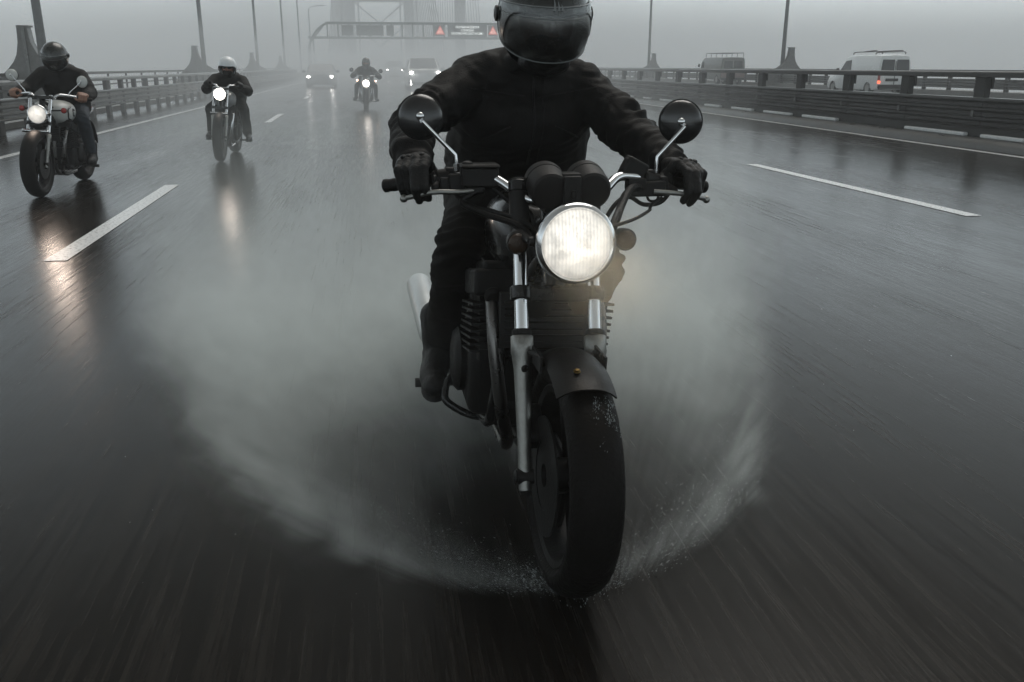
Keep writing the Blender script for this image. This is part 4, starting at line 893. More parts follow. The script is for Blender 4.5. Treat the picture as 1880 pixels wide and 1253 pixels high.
# ================================================================== riders
def V(*a): return Vector(a)
def make_person(name, loc, rot, label, J, st):
    """one continuous clothed body (head, trunk, arms, legs) with helmet, hands and boots worn over it; J = joints in the bike's frame"""
    g = lambda k, d=None: st.get(k, d)
    fine = g('fine', False); vox = .0075 if fine else .013
    mb = MB(); segs = []
    def lim(pts, rs, tg):
        for i in range(len(pts) - 1):
            mb.cap(pts[i], pts[i + 1], rs[i], rs[i + 1], 16 if fine else 12); segs.append((V(*pts[i]), V(*pts[i + 1]), rs[i], rs[i + 1], tg))
    b = g('bulk', 1.0)
    hx, hy, hz = J['head']; ch, up, wa, pe = J['chest'], J['upper'], J['waist'], J['pelvis']
    off = lambda p, dx, dy=0, dz=0: (p[0] + dx, p[1] + dy, p[2] + dz)
    for s in (-1, 1):
        lim([off(pe, s * .085), off(wa, s * (.085 + g('belly', 0))), off(ch, s * .08), off(up, s * .07, 0, -.01)], [.128 * b, .132 * b, .150 * b, .105 * b], 0)
    lim([pe, wa, ch, up], [.15 * b, .15 * b, .165 * b, .12 * b], 0)
    nk = J.get('neck') or (hx * .8 + up[0] * .2, hy + .12, hz - .12)
    lim([up, nk], [.085, .064], 0); lim([nk, (hx, hy + .03, hz - .03)], [.058, .058], 2)
    for s, k in ((-1, 'a'), (1, 'b')):
        sh, el, wr = J['sh_' + k], J['el_' + k], J['wr_' + k]
        mid = tuple(.5 * (sh[i] + nk[i]) for i in range(3)); mid = off(mid, 0, .02, -.012)
        lim([off(nk, s * .03, .03, -.03), mid, sh], [.072, .078, .084 * b], 0)
        lim([off(ch, s * .10, 0, .03), sh], [.11, .08], 0)
        lim([sh, el], [.084 * b, .068 * b], 0); e2 = tuple(el[i] * .35 + wr[i] * .65 for i in range(3))
        lim([el, e2, wr], [.069 * b, .060 * b, .050 * b], 0)
        hp, kn, an = J['hip_' + k], J['kn_' + k], J['an_' + k]
        th = tuple(.45 * kn[i] + .55 * hp[i] for i in range(3))
        lim([hp, th, kn], [.105, .092, .075], 1); cf = tuple(.62 * kn[i] + .38 * an[i] for i in range(3)); cf = off(cf, 0, .018, 0)
        lim([kn, cf, an], [.072, .066, .050 + g('flare', 0)], 1)
        if g('bare'):
            pass
    # head with face under the helmet
    mb.ell((hx, hy, hz), (.076, .094, .112), 20, 14); segs.append((V(hx, hy, hz - .03), V(hx, hy, hz + .03), .09, .09, 2))
    fz = hz - .01
    mb.ell((hx, hy - .070, hz - .055), (.045, .035, .05), 14, 10); mb.ell((hx, hy - .062, hz - .095), (.032, .034, .028), 12, 8)     # jaw and chin
    mb.cap((hx, hy - .092, hz + .012), (hx, hy - .112, hz - .028), .010, .015, 10); mb.ell((hx, hy - .10, hz - .032), (.019, .012, .010), 10, 8)   # nose
    for s in (-1, 1):
        mb.cap((hx + s * .012, hy - .088, hz + .026), (hx + s * .045, hy - .078, hz + .022), .011, .010, 10)            # brow
        mb.ell((hx + s * .036, hy - .070, hz - .025), (.022, .020, .020), 10, 8)                                      # cheek
        mb.ell((hx + s * .078, hy + .005, hz - .01), (.010, .020, .030), 8, 8)                                        # ear
    mb.cap((hx - .020, hy - .096, hz - .066), (hx + .020, hy - .096, hz - .066), .007, .007, 10); mb.cap((hx - .018, hy - .094, hz - .077), (hx + .018, hy - .094, hz - .077), .008, .008, 10)   # lips
    # collar
    c0 = V(*nk) + V(0, 0, -.01)
    mb.tube([(c0.x + .078 * math.cos(t), c0.y - .0 + .075 * math.sin(t), c0.z + .012 * math.sin(t) - .0) for t in [2 * math.pi * i / 18 for i in range(18)]], .022, 8, closed=True); segs.append((c0 + V(-.05, 0, 0), c0 + V(.05, 0, 0), .075, .075, 0))
    # cuffs and hem
    for k in 'ab':
        wr = V(*J['wr_' + k]); el = V(*J['el_' + k]); d = (wr - el).normalized()
        mb.lathe([(-.03, .03), (-.028, .058 * b), (-.004, .059 * b), (0, .03)], wr, d, 16)
    elb = [V(*J['el_a']), V(*J['el_b'])]; arm = {k: (V(*J['sh_' + k]), V(*J['el_' + k]), V(*J['wr_' + k])) for k in 'ab'}; kne = [V(*J['kn_a']), V(*J['kn_b'])]
    headc = V(hx, hy, hz)
    def near(p):
        best = 1e9; tg = 0
        for a, q, r0, r1, t_ in segs:
            d = q - a; L2 = d.length_squared; t = max(0, min(1, (p - a).dot(d) / L2)) if L2 > 0 else 0
            dist = (p - a - d * t).length - (r0 + (r1 - r0) * t)
            if dist < best: best = dist; tg = t_
        return tg
    amp = g('wrinkle', 1.0)
    def wr_(p):
        if (p - headc).length < .125: return 0.0
        d = .0050 * noise.noise(p * 8) + .0024 * (abs(noise.noise(V(p.x * 9 + p.z * 7, p.y * 9, p.z * 14 - p.x * 9) + V(3, 1, 7))) * 2 - .6)
        q = V(p.x * 14, p.y * 14, p.z * 46 + 3 * noise.noise(p * 8)); d += .0028 * noise.noise(q)
        for k in 'ab':
            sh, el, w_ = arm[k]
            for a_, b_, c_ in ((sh, el, 1.0), (el, w_, 1.0)):
                ax = (b_ - a_); L = ax.length; ax /= L; t = (p - a_).dot(ax)
                if -.05 < t < L + .03:
                    rad = (p - a_ - ax * t).length
                    if rad < .115:
                        s_ = (t if a_ is not sh else L - t)            # distance from the elbow
                        s2 = L - t if a_ is not sh else 1
                        fold = math.sin(t * 150 + 5 * noise.noise(p * 10) + 3 * noise.noise(p * 22)) * (.5 + .5 * noise.noise(p * 7 + V(5, 5, 5)))
                        d += .0048 * fold * (math.exp(-(s_ / .10) ** 2) + .9 * math.exp(-(s2 / .09) ** 2))
        for kn in kne:
            s_ = (p - kn).length
            if s_ < .25: d += .0040 * math.sin((p.z + p.y * .6) * 130 + 4 * noise.noise(p * 9)) * math.exp(-(s_ / .13) ** 2)
        return d * amp
    body = organic(name, mb, None, None, vox, 5 if fine else 3, wr_, near, [g('jacket', 'jacket'), g('legs', 'trousers'), 'face'])
    body.location = loc; body.rotation_euler = rot
    tag(body, label, 'person', 'riders on the motorcycles')
    # ---- zip and seams laid on the jacket
    if fine:
        def on_front(x, z):
            ok, p, nrm, _ = body.ray_cast(V(x, .2, z), V(0, 1, 0)); return (p + nrm * .0012) if ok else None
        def line(nm, xs, r_, m):
            pts = [q for q in (on_front(x, z) for x, z in xs) if q is not None]
            if len(pts) > 3: MB().tube(pts, r_, 6).build(nm, m, body)
        line('zip', [(.036 + .004 * math.sin(z * 30), z) for z in [1.245 - .01 * i for i in range(29)]], .0032, 'dark_metal')
        line('flap_seam', [(.066 + .004 * math.sin(z * 30), z) for z in [1.245 - .01 * i for i in range(29)]], .0018, 'rubber')
        for s in (-1, 1):
            line('yoke_seam', [(.036 + s * (.03 + .0065 * i), 1.175 + .0009 * i) for i in range(26)], .0018, 'rubber')
            line('pocket_seam', [(.036 + s * (.07 + .004 * i), 1.085 - .0018 * i) for i in range(22)], .0024, 'rubber')
    # ---- helmet
    R0 = V(.129, .150, .142); hc = V(hx, hy + .005, hz + .012); pit = g('pitch', R_(14))
    RM = Matrix.Rotation(g('turn', 0.0), 3, 'Z') @ Matrix.Rotation(pit, 3, 'X')
    hm = MB(); nz_, na = 22, 40; vs = []; fs = []
    lo_f, lo_b = g('helm_front', R_(20)), R_(-62)
    def lowlim(az):   # az = 0 towards the face; the shell opens round the face
        k = math.cos(az); w = 1 / (1 + math.exp(-(k - .25) * 9)); return lo_b * (1 - w) + lo_f * w
    for lay, sc in ((0, 1.0), (1, .90)):
        for i in range(nz_ + 1):
            for j in range(na):
                az = 2 * math.pi * j / na; l0 = lowlim(az); el = l0 + (R_(88) - l0) * (i / nz_)
                p = V(R0.x * math.cos(el) * math.sin(az), -R0.y * math.cos(el) * math.cos(az), R0.z * math.sin(el)) * sc
                vs.append(hc + RM @ p)
    n1 = (nz_ + 1) * na
    for lay in (0, 1):
        for i in range(nz_):
            for j in range(na):
                a = lay * n1 + i * na + j; b_ = lay * n1 + i * na + (j + 1) % na; fs.append((a, b_, b_ + na, a + na))
        fs.append(tuple(lay * n1 + nz_ * na + j for j in range(na)))
    for j in range(na): fs.append((j, (j + 1) % na, n1 + (j + 1) % na, n1 + j))
    hm.add(vs, fs); ho = hm.build('helmet', g('helmet', 'helmet_dark'), body, sharp=60)
    # rim band along the opening
    rim = MB().tube([hc + RM @ (V(R0.x * math.cos(lowlim(a)) * math.sin(a), -R0.y * math.cos(lowlim(a)) * math.cos(a), R0.z * math.sin(lowlim(a))) * 1.0) for a in [2 * math.pi * j / 60 for j in range(60)]], .006, 8, closed=True); rim.build('helmet_rim', 'rubber', ho)
    if g('visor'):
        e0, e1, amax, sc = g('visor')
        vs = []; fs = []; NA, NE = 40, 20
        for lay, k2 in ((0, sc), (1, sc - .02)):
            for i in range(NE + 1):
                for j in range(NA + 1):
                    az = -amax + 2 * amax * j / NA; t = i / NE
                    ed = 1 - .42 * abs(az / amax) ** 2.6
                    el = (e0 * ed) * (1 - t) + (e1 - .10 * abs(az / amax) ** 2) * t
                    bul = 1 + .10 * math.cos(az) * math.exp(-((el + .35) / .6) ** 2)
                    p = V(R0.x * math.cos(el) ** .8 * math.sin(az) , -R0.y * math.cos(el) ** .8 * math.cos(az) * bul, R0.z * math.sin(el) * 1.04) * k2; vs.append(hc + RM @ p)
        n1 = (NE + 1) * (NA + 1)
        for i in range(NE):
            for j in range(NA):
                a = i * (NA + 1) + j; fs.append((a, a + 1, a + NA + 2, a + NA + 1)); a += n1; fs.append((a, a + NA + 1, a + NA + 2, a + 1))
        bd = [j for j in range(NA + 1)] + [(i + 1) * (NA + 1) + NA for i in range(NE)] + [NE * (NA + 1) + j for j in range(NA - 1, -1, -1)] + [i * (NA + 1) for i in range(NE - 1, 0, -1)]
        for i in range(len(bd)): a, b_ = bd[i], bd[(i + 1) % len(bd)]; fs.append((a, b_, b_ + n1, a + n1))
        vo = MB().add(vs, fs).build('visor', 'visor', ho, sharp=50)
        edge = MB().tube([vs[q] for q in bd], .0024, 6, closed=True); edge.build('visor_edge', 'visor_edge', ho)
        seam = MB().tube([V(*vs[int(NE * .82) * (NA + 1) + j]) * 1.0 for j in range(3, NA - 2)], .0012, 5); seam.build('visor_seam', 'visor_edge', ho)
        fl = MB()
        for q, (dx, hh) in enumerate(((-.006, .034), (.006, .024), (.016, .017))):
            base = [(dx - .003, 0), (dx + .005, 0), (dx + .0035, hh * .5), (dx - .001, hh), (dx - .0005, hh * .5)]
            ol = []
            for a_, z_ in base:
                az = a_ / R0.x; el = e1 * .86 + z_ / R0.z
                bul = 1 + .10 * math.exp(-((el + .35) / .6) ** 2)
                ol.append(hc + RM @ (V(R0.x * math.cos(el) ** .8 * math.sin(az), -R0.y * math.cos(el) ** .8 * math.cos(az) * bul, R0.z * math.sin(el) * 1.04) * (sc + .004)))
            fl.prism(ol, (0, -.0015, 0), (0, 0, 0))
        fl.build('flame_mark', 'visor_edge', ho)
        for s in (-1, 1):
            MB().lathe([(0, .022), (.006, .021), (.009, .012), (.0095, .002)], hc + RM @ V(s * (R0.x * sc + .002), .012, .01), RM @ V(s, 0, 0), 20).build('visor_pivot', 'plastic', ho)
    if g('goggles'):
        gg = MB()
        for s in (-1, 1): gg.ell((hx + s * .034, hy - .098, hz + .002), (.030, .014, .022), 14, 8)
        gg.tube(cr([(hx - .075, hy - .04, hz + .005), (hx - .05, hy - .09, hz + .006), (hx, hy - .107, hz + .008), (hx + .05, hy - .09, hz + .006), (hx + .075, hy - .04, hz + .005)]), .006, 6); gg.build('glasses', 'glass_dark', body)
    if g('mask'):
        mk = MB(); mk.ell((hx, hy - .052, hz - .075), (.068, .068, .058), 20, 12); mk.ell((hx, hy - .0, hz - .105), (.078, .085, .045), 18, 10)
        organic('scarf', mk, 'leather' if g('mask') is True else g('mask'), body, .006, 3, lambda p: .003 * noise.noise(p * 40))
    # ---- hands: palm, four unequal fingers bent round the grip, thumb from the side of the palm
    for s, k in ((-1, 'a'), (1, 'b')):
        ctr, ax = J['grip_' + k]; ctr = V(*ctr); ax = V(*ax).normalized()          # ax from the inner to the outer end of the grip
        wr = V(*J['wr_' + k]); u0 = V(0, 0, 1); fwd = V(0, -1, 0); fwd = (fwd - ax * fwd.dot(ax)).normalized(); u = fwd.cross(ax); u = u if u.z > 0 else -u
        F = lambda a, f_, z_: ctr + ax * a + fwd * f_ + u * z_
        hs_ = g('hand', 1.0) * 1.0; r = .0126 if g('glove', True) else .0098
        h = MB(); lever = g('lever_fingers', 0)
        for i, (a, ln_) in enumerate(((-.036, .96), (-.012, 1.06), (.012, 1.0), (.034, .84))):
            kx = F(a * .95, .012 * ln_, .052 - .003 * abs(i - 1))
            if i < lever: pts = [kx, F(a, .058 * ln_, .034), F(a - .002, .084 * ln_, -.008), F(a - .002, .068, -.040 * ln_)]
            else: pts = [kx, F(a, .046 * ln_, .036), F(a, .047 * ln_, -.010 * ln_), F(a + .001, .020, -.034 * ln_)]
            for q in range(3): h.cap(pts[q], pts[q + 1], r * (1.12 - .08 * q), r * (1.06 - .09 * q), 12)
            h.ell(pts[1], (r * 1.14,) * 3, 10, 8); h.ell(kx, (r * 1.28,) * 3, 10, 8)
            pb = wr + (F(a * .5, -.03, .03) - wr) * .35
            h.cap(wr + ax * a * .45, kx, .023, .0165, 12); h.cap(F(a * .9, -.028, .014), kx, .018, .016, 12)
        h.cap(wr, F(0, -.028, .018), .036, .028, 14); h.cap(F(-.03, -.026, .012), F(.03, -.026, .012), .022, .020, 12)
        tpts = [F(-.034, -.03, .012), F(-.060, -.010, -.004), F(-.062, .020, -.014), F(-.052, .040, -.018)]
        for q in range(3): h.cap(tpts[q], tpts[q + 1], (.017, .0138, .0122)[q], (.0138, .0122, .0105)[q], 12)
        el = V(*J['el_' + k]); d = (wr - el).normalized()
        if g('glove', True):
            h.lathe([(-.055, .03), (-.05, .0475), (-.008, .0455), (.012, .036), (.02, .02)], wr, d, 18)
            h.cap(wr - d * .02 + u * .035 - ax * .02, wr - d * .02 + u * .035 + ax * .02, .009, .009, 10)
        organic('glove' if g('glove', True) else 'hand', h, 'glove' if g('glove', True) else 'skin', body, .0036 if fine else .0065, 3, (lambda p: .0016 * noise.noise(p * 75) + .0010 * noise.noise(p * 160)) if fine else None)
        if fine:
            st_ = MB()
            for q in (-.025, -.008, .010, .026):
                c_ = F(q, .004, .064); st_.ell(c_, (.0085, .010, .006), 10, 8)
            st_.build('knuckle_guard', 'leather', body)
            bt = MB(); c_ = wr - d * .022; bt.lathe([(-.008, .0482), (-.006, .0495), (.006, .0495), (.008, .0482)], c_, d, 22, False); bt.build('glove_strap', 'leather', body)
        # ---- boot
        an = V(*J['an_' + k]); hl, to = V(*J['heel_' + k]), V(*J['toe_' + k])
        f = MB(); f.cap(an + V(0, .01, .10), an, .058, .052, 14); f.cap(an, hl + V(0, 0, .035), .052, .042, 14); f.cap(hl + V(0, 0, .03), to + V(0, .07, .035), .042, .046, 14); f.cap(an + V(0, -.02, -.02), to + V(0, .06, .035), .046, .040, 14); f.cap(to + V(0, .07, .033), to + V(0, 0, .030), .046, .036, 14)
        bo = organic('boot', f, 'leather', body, .006 if fine else .011, 3, lambda p: .0022 * noise.noise(p * 26) + .0012 * noise.noise(p * 60))
        dd = (to - hl); L = dd.length; so = MB(); rr = []
        for z_ in (-.014, .010):
            ring = []
            for q in range(20):
                t = 2 * math.pi * q / 20; a_ = .5 + .5 * math.cos(t); wv = .040 + .010 * a_
                ring.append(hl + dd * (a_ * 1.18 - .06) + V(math.sin(t) * wv * (1 if 1 else 0), 0, z_))
            rr.append(ring)
        so.loft(rr).build('sole', 'rubber', bo)
    return body
M['visor_edge'] = mat('visor_edge', (.16, .17, .17), .25, 0, coat=.3)

J1 = dict(head=(.048, .745, 1.378), chest=(.032, .99, 1.12), upper=(.033, .93, 1.215), waist=(.026, 1.09, .97), pelvis=(.0, 1.16, .845), neck=(.042, .875, 1.285),
    sh_a=(-.135, .935, 1.212), el_a=(-.333, .80, 1.095), wr_a=(-.350, .575, 1.018), sh_b=(.208, .935, 1.19), el_b=(.334, .79, 1.065), wr_b=(.378, .565, .992),
    hip_a=(-.10, 1.12, .80), kn_a=(-.206, .735, .745), an_a=(-.262, .935, .37), heel_a=(-.272, 1.0, .262), toe_a=(-.290, .765, .262),
    hip_b=(.10, 1.12, .80), kn_b=(.238, .755, .665), an_b=(.225, .965, .33), heel_b=(.23, 1.03, .262), toe_b=(.235, .80, .262),
    grip_a=((-.345, .468, .976), (-.18, .06, -.025)), grip_b=((.375, .462, .953), (.175, .065, -.032)))
make_person('person', O_MAIN, (0, 0, YAW), 'front rider in black jacket, gloves and dark visor helmet, bent over the large motorcycle', J1,
    dict(fine=True, wrinkle=2.1, belly=.02, visor=(R_(-35), R_(24), R_(98), 1.02), helm_front=R_(16), pitch=R_(16), lever_fingers=2, mask=True))

def sym(head, chest, upper, waist, pelvis, neck, **k):
    d = dict(head=head, chest=chest, upper=upper, waist=waist, pelvis=pelvis, neck=neck)
    for nm, p in k.items():
        if nm == 'grip':
            c, a = p; d['grip_a'] = ((-c[0], c[1], c[2]), (-a[0], a[1], a[2])); d['grip_b'] = (c, a)
        else: d[nm + '_a'] = (-p[0], p[1], p[2]); d[nm + '_b'] = p
    return d
J2 = sym((.0, .74, 1.355), (0, 1.0, 1.09), (0, .95, 1.19), (0, 1.09, .96), (0, 1.16, .85), (0, .88, 1.26), sh=(.185, .93, 1.165), el=(.315, .80, 1.01), wr=(.325, .60, .985),
    hip=(.10, 1.12, .80), kn=(.235, .72, .74), an=(.25, .95, .36), heel=(.25, 1.02, .262), toe=(.265, .79, .262), grip=((.315, .485, .965), (.15, .08, -.02)))
make_person('person', bike2.location, (0, bike2.rotation_euler[1], YAW2), 'rider in a black full helmet with bare hands on the leftmost motorcycle', J2,
    dict(helmet='helmet_dark', helm_front=R_(16), visor=(R_(-52), R_(20), R_(90), 1.02), legs='jeans', glove=False, pitch=R_(22), mask=True, bulk=1.05))
J3 = sym((.01, .80, 1.245), (0, 1.05, 1.0), (0, .99, 1.09), (0, 1.12, .90), (0, 1.18, .82), (0, .93, 1.15), sh=(.185, .97, 1.06), el=(.285, .78, .935), wr=(.205, .58, .985),
    hip=(.10, 1.14, .78), kn=(.235, .74, .66), an=(.25, .93, .34), heel=(.255, .99, .24), toe=(.285, .77, .235), grip=((.20, .46, 1.005), (.11, .08, -.04)))
make_person('person', bike3.location, (0, bike3.rotation_euler[1], YAW2), 'rider in a white open helmet and dark jacket, elbows out, second from left', J3,
    dict(helmet='helmet_white', helm_front=R_(8), pitch=R_(8), goggles=True, bulk=1.1, flare=.02, mask='jacket'))
J4 = sym((.0, .80, 1.36), (0, 1.03, 1.09), (0, .98, 1.18), (0, 1.11, .96), (0, 1.17, .85), (0, .92, 1.26), sh=(.185, .96, 1.15), el=(.40, .82, .965), wr=(.36, .62, .985),
    hip=(.11, 1.14, .80), kn=(.28, .74, .68), an=(.30, .90, .34), heel=(.31, .96, .255), toe=(.36, .76, .25), grip=((.335, .49, .985), (.15, .08, -.02)))
make_person('person', bike4.location, (0, bike4.rotation_euler[1], YAW2), 'dark rider half lost in mist, farthest of the four riders', J4, dict(helmet='helmet_dark', helm_front=R_(14), mask=True, bulk=1.15))
# ================================================================== spray thrown up by the front wheel
class NX:
    """small helper: arithmetic on shader sockets"""
    def __init__(s, nt): s.n = nt.nodes; s.l = nt.links
    def m(s, op, *a, clamp=False):
        q = s.n.new("ShaderNodeMath"); q.operation = op; q.use_clamp = clamp
        for i, v in enumerate(a):
            if isinstance(v, (int, float)): q.inputs[i].default_value = v
            else: s.l.new(v, q.inputs[i])
        return q.outputs[0]
    def step(s, v, a, b, lo=0.0, hi=1.0):
        q = s.n.new("ShaderNodeMapRange"); q.interpolation_type = 'SMOOTHSTEP'
        s.l.new(v, q.inputs[0]); q.inputs[1].default_value = a; q.inputs[2].default_value = b; q.inputs[3].default_value = lo; q.inputs[4].default_value = hi
        return q.outputs[0]
    def gauss(s, v, w):
        r = s.m('DIVIDE', v, w); return s.m('EXPONENT', s.m('MULTIPLY', s.m('MULTIPLY', r, r), -1.0))
    def fall(s, v, w): return s.m('EXPONENT', s.m('MULTIPLY', s.m('DIVIDE', v, w), -1.0))

def spray_material(gain=1.0):
    m = bpy.data.materials.new('wheel_spray'); m.use_nodes = True; nt = m.node_tree; nt.nodes.clear(); X = NX(nt)
    out = nt.nodes.new("ShaderNodeOutputMaterial"); pv = nt.nodes.new("ShaderNodeVolumePrincipled"); nt.links.new(pv.outputs[0], out.inputs["Volume"])
    pv.inputs["Color"].default_value = (.935, .98, .965, 1); pv.inputs["Anisotropy"].default_value = 0.25
    tc = nt.nodes.new("ShaderNodeTexCoord"); sp = nt.nodes.new("ShaderNodeSeparateXYZ"); nt.links.new(tc.outputs["Object"], sp.inputs[0])
    x, y, z = sp.outputs
    u = X.m('ABSOLUTE', X.m('ADD', x, .02)); u2 = X.m('MULTIPLY', u, u)
    d = X.m('SUBTRACT', y, X.m('MULTIPLY', u2, .95))                    # depth behind the bow wave
    r = X.m('SQRT', X.m('ADD', u2, X.m('MULTIPLY', y, y))); ang = X.m('ARCTAN2', u, X.m('ADD', y, .25))
    # fine filaments fanning out from the tyre, and billows
    cb_ = nt.nodes.new("ShaderNodeCombineXYZ"); nt.links.new(X.m('MULTIPLY', ang, 52.0), cb_.inputs[0]); nt.links.new(X.m('MULTIPLY', r, 2.6), cb_.inputs[1]); nt.links.new(X.m('MULTIPLY', z, 12.0), cb_.inputs[2])
    nz = nt.nodes.new("ShaderNodeTexNoise"); nz.inputs["Scale"].default_value = 1.0; nz.inputs["Detail"].default_value = 3; nt.links.new(cb_.outputs[0], nz.inputs["Vector"])
    nb = nt.nodes.new("ShaderNodeTexNoise"); nb.inputs["Scale"].default_value = 1.9; nb.inputs["Detail"].default_value = 3; nt.links.new(tc.outputs["Object"], nb.inputs["Vector"])
    n3 = nt.nodes.new("ShaderNodeTexNoise"); n3.inputs["Scale"].default_value = 5.5; n3.inputs["Detail"].default_value = 4; n3.inputs["Distortion"].default_value = .8; nt.links.new(tc.outputs["Object"], n3.inputs["Vector"])
    fil = X.step(nz.outputs["Fac"], .36, .66, .12, 1.75); bil = X.step(nb.outputs["Fac"], .28, .72, .65, 1.3)
    d = X.m('ADD', d, X.m('MULTIPLY', X.m('SUBTRACT', nb.outputs['Fac'], .5), X.m('MULTIPLY', u, .60)))     # ragged front
    d = X.m('ADD', d, X.m('MULTIPLY', X.m('SUBTRACT', n3.outputs['Fac'], .5), X.m('MULTIPLY', u, .30)))
    ur = X.m('MULTIPLY', u, X.step(x, -.05, .05, 1.0, 1.22))
    # bow wave: a low curtain just inside the edge, rising outwards
    w = X.m('ADD', .020, X.m('MULTIPLY', u, .075))
    edge = X.m('MULTIPLY', X.gauss(X.m('SUBTRACT', d, X.m('MULTIPLY', w, .8)), w), X.fall(z, X.m('ADD', .018, X.m('MULTIPLY', u, .13))))
    edge = X.m('MULTIPLY', edge, X.step(ur, .55, 1.2, 1.0, 0.0))
    # mist: two lobes inside the wave, thinner behind the wheel itself
    dr = X.m('ADD', X.m('SUBTRACT', y, X.m('MULTIPLY', X.m('MULTIPLY', ur, ur), .95)), X.m('MULTIPLY', X.m('SUBTRACT', n3.outputs['Fac'], .5), .35))
    la = X.m('MULTIPLY', X.m('MULTIPLY', X.gauss(X.m('SUBTRACT', ur, .84), .34), X.gauss(X.m('SUBTRACT', dr, .26), .34)), X.fall(z, X.m('ADD', .05, X.m('MULTIPLY', u, .17))))
    lb_ = X.m('MULTIPLY', X.m('MULTIPLY', X.step(y, .35, 1.6), X.step(d, -.15, .7)), X.fall(z, X.m('ADD', .10, X.m('MULTIPLY', X.m('MINIMUM', y, 2.2), .125))))
    lb_ = X.m('MULTIPLY', lb_, X.m('MULTIPLY', X.step(u, .9, 2.0, 1.0, 0.0), X.step(y, 1.8, 3.5, 1.0, 0.0)))
    lobe = X.m('ADD', X.m('MULTIPLY', la, 1.08), X.m('MULTIPLY', lb_, 1.75))
    # drizzle thickened beside the lamp, added so its beam shows as a glow
    near = X.m('MULTIPLY', X.m('MULTIPLY', X.gauss(X.m('SUBTRACT', x, .12), .14), X.gauss(X.m('SUBTRACT', y, .10), .24)), X.gauss(X.m('SUBTRACT', z, .77), .12))
    D = X.m('ADD', X.m('MULTIPLY', X.m('MULTIPLY', edge, fil), 7.5 * gain), X.m('ADD', X.m('MULTIPLY', X.m('MULTIPLY', lobe, X.m('MULTIPLY', X.m('MULTIPLY', bil, X.step(n3.outputs["Fac"], .3, .7, .62, 1.38)), X.step(nz.outputs["Fac"],   .3, .7, .85, 1.15))), 1.25 * gain), X.m('MULTIPLY', near, .75)))
    top = X.step(z, .95, 1.22, 1.0, 0.0)
    nt.links.new(X.m('MULTIPLY', D, top), pv.inputs["Density"])
    return m
if SPRAY_ON:
    sb = MB(); sb.box((0, 2.1, .63), (4.4, 4.6, 1.24)); sb = sb.build('wheel_spray', spray_material()); sb.location = O_MAIN; sb.rotation_euler = (0, 0, YAW)
    tag(sb, 'wide V of water spray and mist thrown up by the front wheel of the large motorcycle', 'spray', kind='stuff')

# droplets flung out of the bow wave: beads and short threads of water
M['water'] = mat('water_drops', (.22, .24, .24), .2, spec=.6)
dm = MB(); rng = random.Random(3)
def bead(c, r, d=None, k=1.0):
    d = Vector(d).normalized() if d is not None else Vector((0, 0, 1))
    a = d.orthogonal().normalized(); b = d.cross(a); c = Vector(c)
    vs = [c - d * r * k, c + d * r * k] + [c + (a * math.cos(t) + b * math.sin(t)) * r for t in (0, 2.1, 4.2)]
    dm.add(vs, [(0, 3, 2), (0, 4, 3), (0, 2, 4), (1, 2, 3), (1, 3, 4), (1, 4, 2)])
for i in range(5200):
    s = rng.choice((-1, 1)); u = abs(rng.gauss(0, .55)) + .04
    if u > 1.5: continue
    y = .95 * u * u + abs(rng.gauss(.0, .05 + .18 * u)) - .02; z = abs(rng.gauss(0, .015 + .10 * u)) + .006
    r = .0003 + .0007 * rng.random() ** 3
    bead((s * u - .02, y, z), r, (s * .8, .9 * u + .1, .25), 2.2 + rng.random() * 3)
for i in range(900):       # around the foot of the tyre
    t = rng.gauss(0, .09); bead((t, -.01 + .6 * abs(t) + rng.gauss(0, .03), abs(rng.gauss(0, .02)) + .004), .0006 + .0016 * rng.random() ** 2, (t * 6, .3, .6), 1.6)
for i in range(50):       # loose drops in the air
    bead((rng.uniform(-1.4, 1.4), rng.uniform(-.1, 1.2), rng.uniform(.03, .6)), .0006 + .0010 * rng.random() ** 2, (rng.uniform(-1, 1), .6, .3), 1.8)
do = dm.build('water_droplets', 'water'); do.location = O_MAIN; do.rotation_euler = (0, 0, YAW)
tag(do, 'bright water droplets flying off the front wheel', 'droplets', kind='stuff')

# water splashes clinging to the tyre crown under the fender
tw = MB(); rg2 = random.Random(11)
wheel1 = [c for c in children_of(bike1) if c.name.startswith('front_wheel')][0]
clus = [(rg2.gauss(.028, .018), R_(-31) - R_(24) * rg2.random() ** 1.6) for _ in range(16)]
for i in range(230):
    cx_, ca_ = rg2.choice(clus); xx = max(-.055, min(.056, cx_ + rg2.gauss(0, .0055))); a = ca_ + rg2.gauss(0, R_(1.8))
    w_ = .125; rad = .295 - w_ * .42 + w_ * .42 * max(0, 1 - (2 * xx / w_) ** 2) ** .4 + .002
    c = Vector((xx, .07 + rad * math.sin(a), .295 + rad * math.cos(a))); rr = .0004 + .0013 * rg2.random() ** 3
    tw.ell(c, (rr, rr, rr * (1.4 + rg2.random())), 7, 5)
tw = tw.build('clinging_water', 'water', wheel1); tag(tw, kind='stuff')

# ================================================================== headlamp beams (the photograph shows these lamps lit)
def beam(parent, loc, power, color, size=R_(120), blend=.8, rad=.07, down=R_(4)):
    l_ = bpy.data.lights.new('headlamp_beam', 'SPOT'); l_.energy = power; l_.color = color; l_.spot_size = size; l_.spot_blend = blend; l_.shadow_soft_size = rad
    o = bpy.data.objects.new('headlamp_beam', l_); COL.objects.link(o); o.parent = parent; o.location = loc; o.rotation_euler = (R_(-90) + down * -1 + R_(180), 0, 0)
    o.rotation_euler = Vector((0, -1, -math.tan(down))).to_track_quat('-Z', 'Y').to_euler()
    return o
def lamp_of(b): return [c for c in children_of(b) if c.name.startswith('headlight') and 'bracket' not in c.name][0]
beam(lamp_of(bike1), (-.004, .085, .862), 5.0, (1.0, .74, .44), R_(125), 1.0)
beam(lamp_of(bike2), (0, .07, .803), 5.0, (1.0, .80, .66), R_(150), .9)
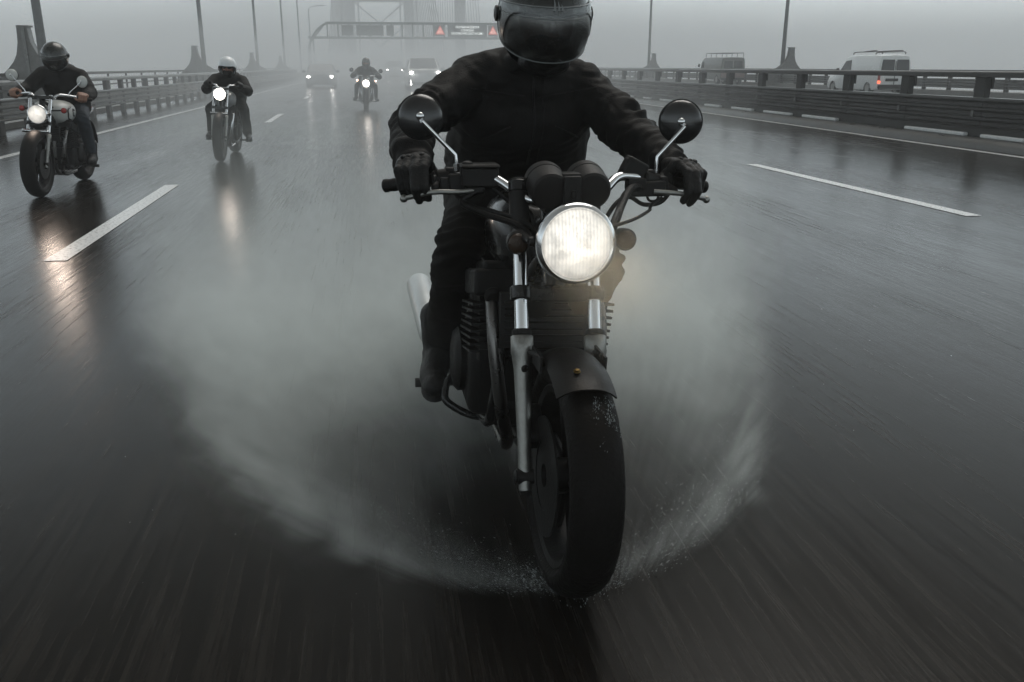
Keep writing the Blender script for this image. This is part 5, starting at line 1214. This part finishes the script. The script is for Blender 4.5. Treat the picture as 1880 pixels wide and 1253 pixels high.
beam(lamp_of(bike3), (-.01, .11, .893), 1.1, (1.0, .80, .66), R_(150), .9)
beam(lamp_of(bike4), (0, .07, .763), 1.0, (1.0, .88, .80), R_(150), .9)
# ================================================================== air
hz = bpy.data.materials.new('haze_air'); hz.use_nodes = True
n = hz.node_tree.nodes; l = hz.node_tree.links; n.clear()
o_ = n.new("ShaderNodeOutputMaterial"); pv = n.new("ShaderNodeVolumePrincipled")
pv.inputs["Color"].default_value = (.96, .983, 1.0, 1); pv.inputs["Density"].default_value = HAZE_DENSITY; pv.inputs["Anisotropy"].default_value = 0.0
l.new(pv.outputs[0], o_.inputs["Volume"])
hb = MB(); hb.box((0, 640, 15), (2100, 1900, 62)); hb = hb.build('haze', hz)
tag(hb, 'grey rain haze filling the air over the bridge', 'haze', kind='stuff')

mm = bpy.data.materials.new('spray_mist'); mm.use_nodes = True
n = mm.node_tree.nodes; l = mm.node_tree.links; n.clear()
o_ = n.new("ShaderNodeOutputMaterial"); pv = n.new("ShaderNodeVolumePrincipled")
pv.inputs["Color"].default_value = (.96, .983, 1.0, 1); pv.inputs["Density"].default_value = .031
l.new(pv.outputs[0], o_.inputs["Volume"])
mb_ = MB(); mb_.box((1.0, 138, 1.15), (12.0, 246, 2.25)); mb_ = mb_.build('spray_mist', mm); mb_.rotation_euler = (0, 0, ROADROT)
tag(mb_, 'thin mist of tyre spray lying over the wet road', 'spray mist', kind='stuff')

fm = bpy.data.materials.new('far_rain'); fm.use_nodes = True
n = fm.node_tree.nodes; l = fm.node_tree.links; n.clear()
o_ = n.new("ShaderNodeOutputMaterial"); pv = n.new("ShaderNodeVolumePrincipled")
pv.inputs["Color"].default_value = (.96, .983, 1.0, 1); pv.inputs["Density"].default_value = .0022
l.new(pv.outputs[0], o_.inputs["Volume"])
fb_ = MB(); fb_.box((10, 340, 15.5), (180, 520, 55)); fb_ = fb_.build('far_rain', fm); fb_.rotation_euler = (0, 0, ROADROT)
tag(fb_, 'thicker curtain of rain over the far part of the bridge', 'rain', kind='stuff')
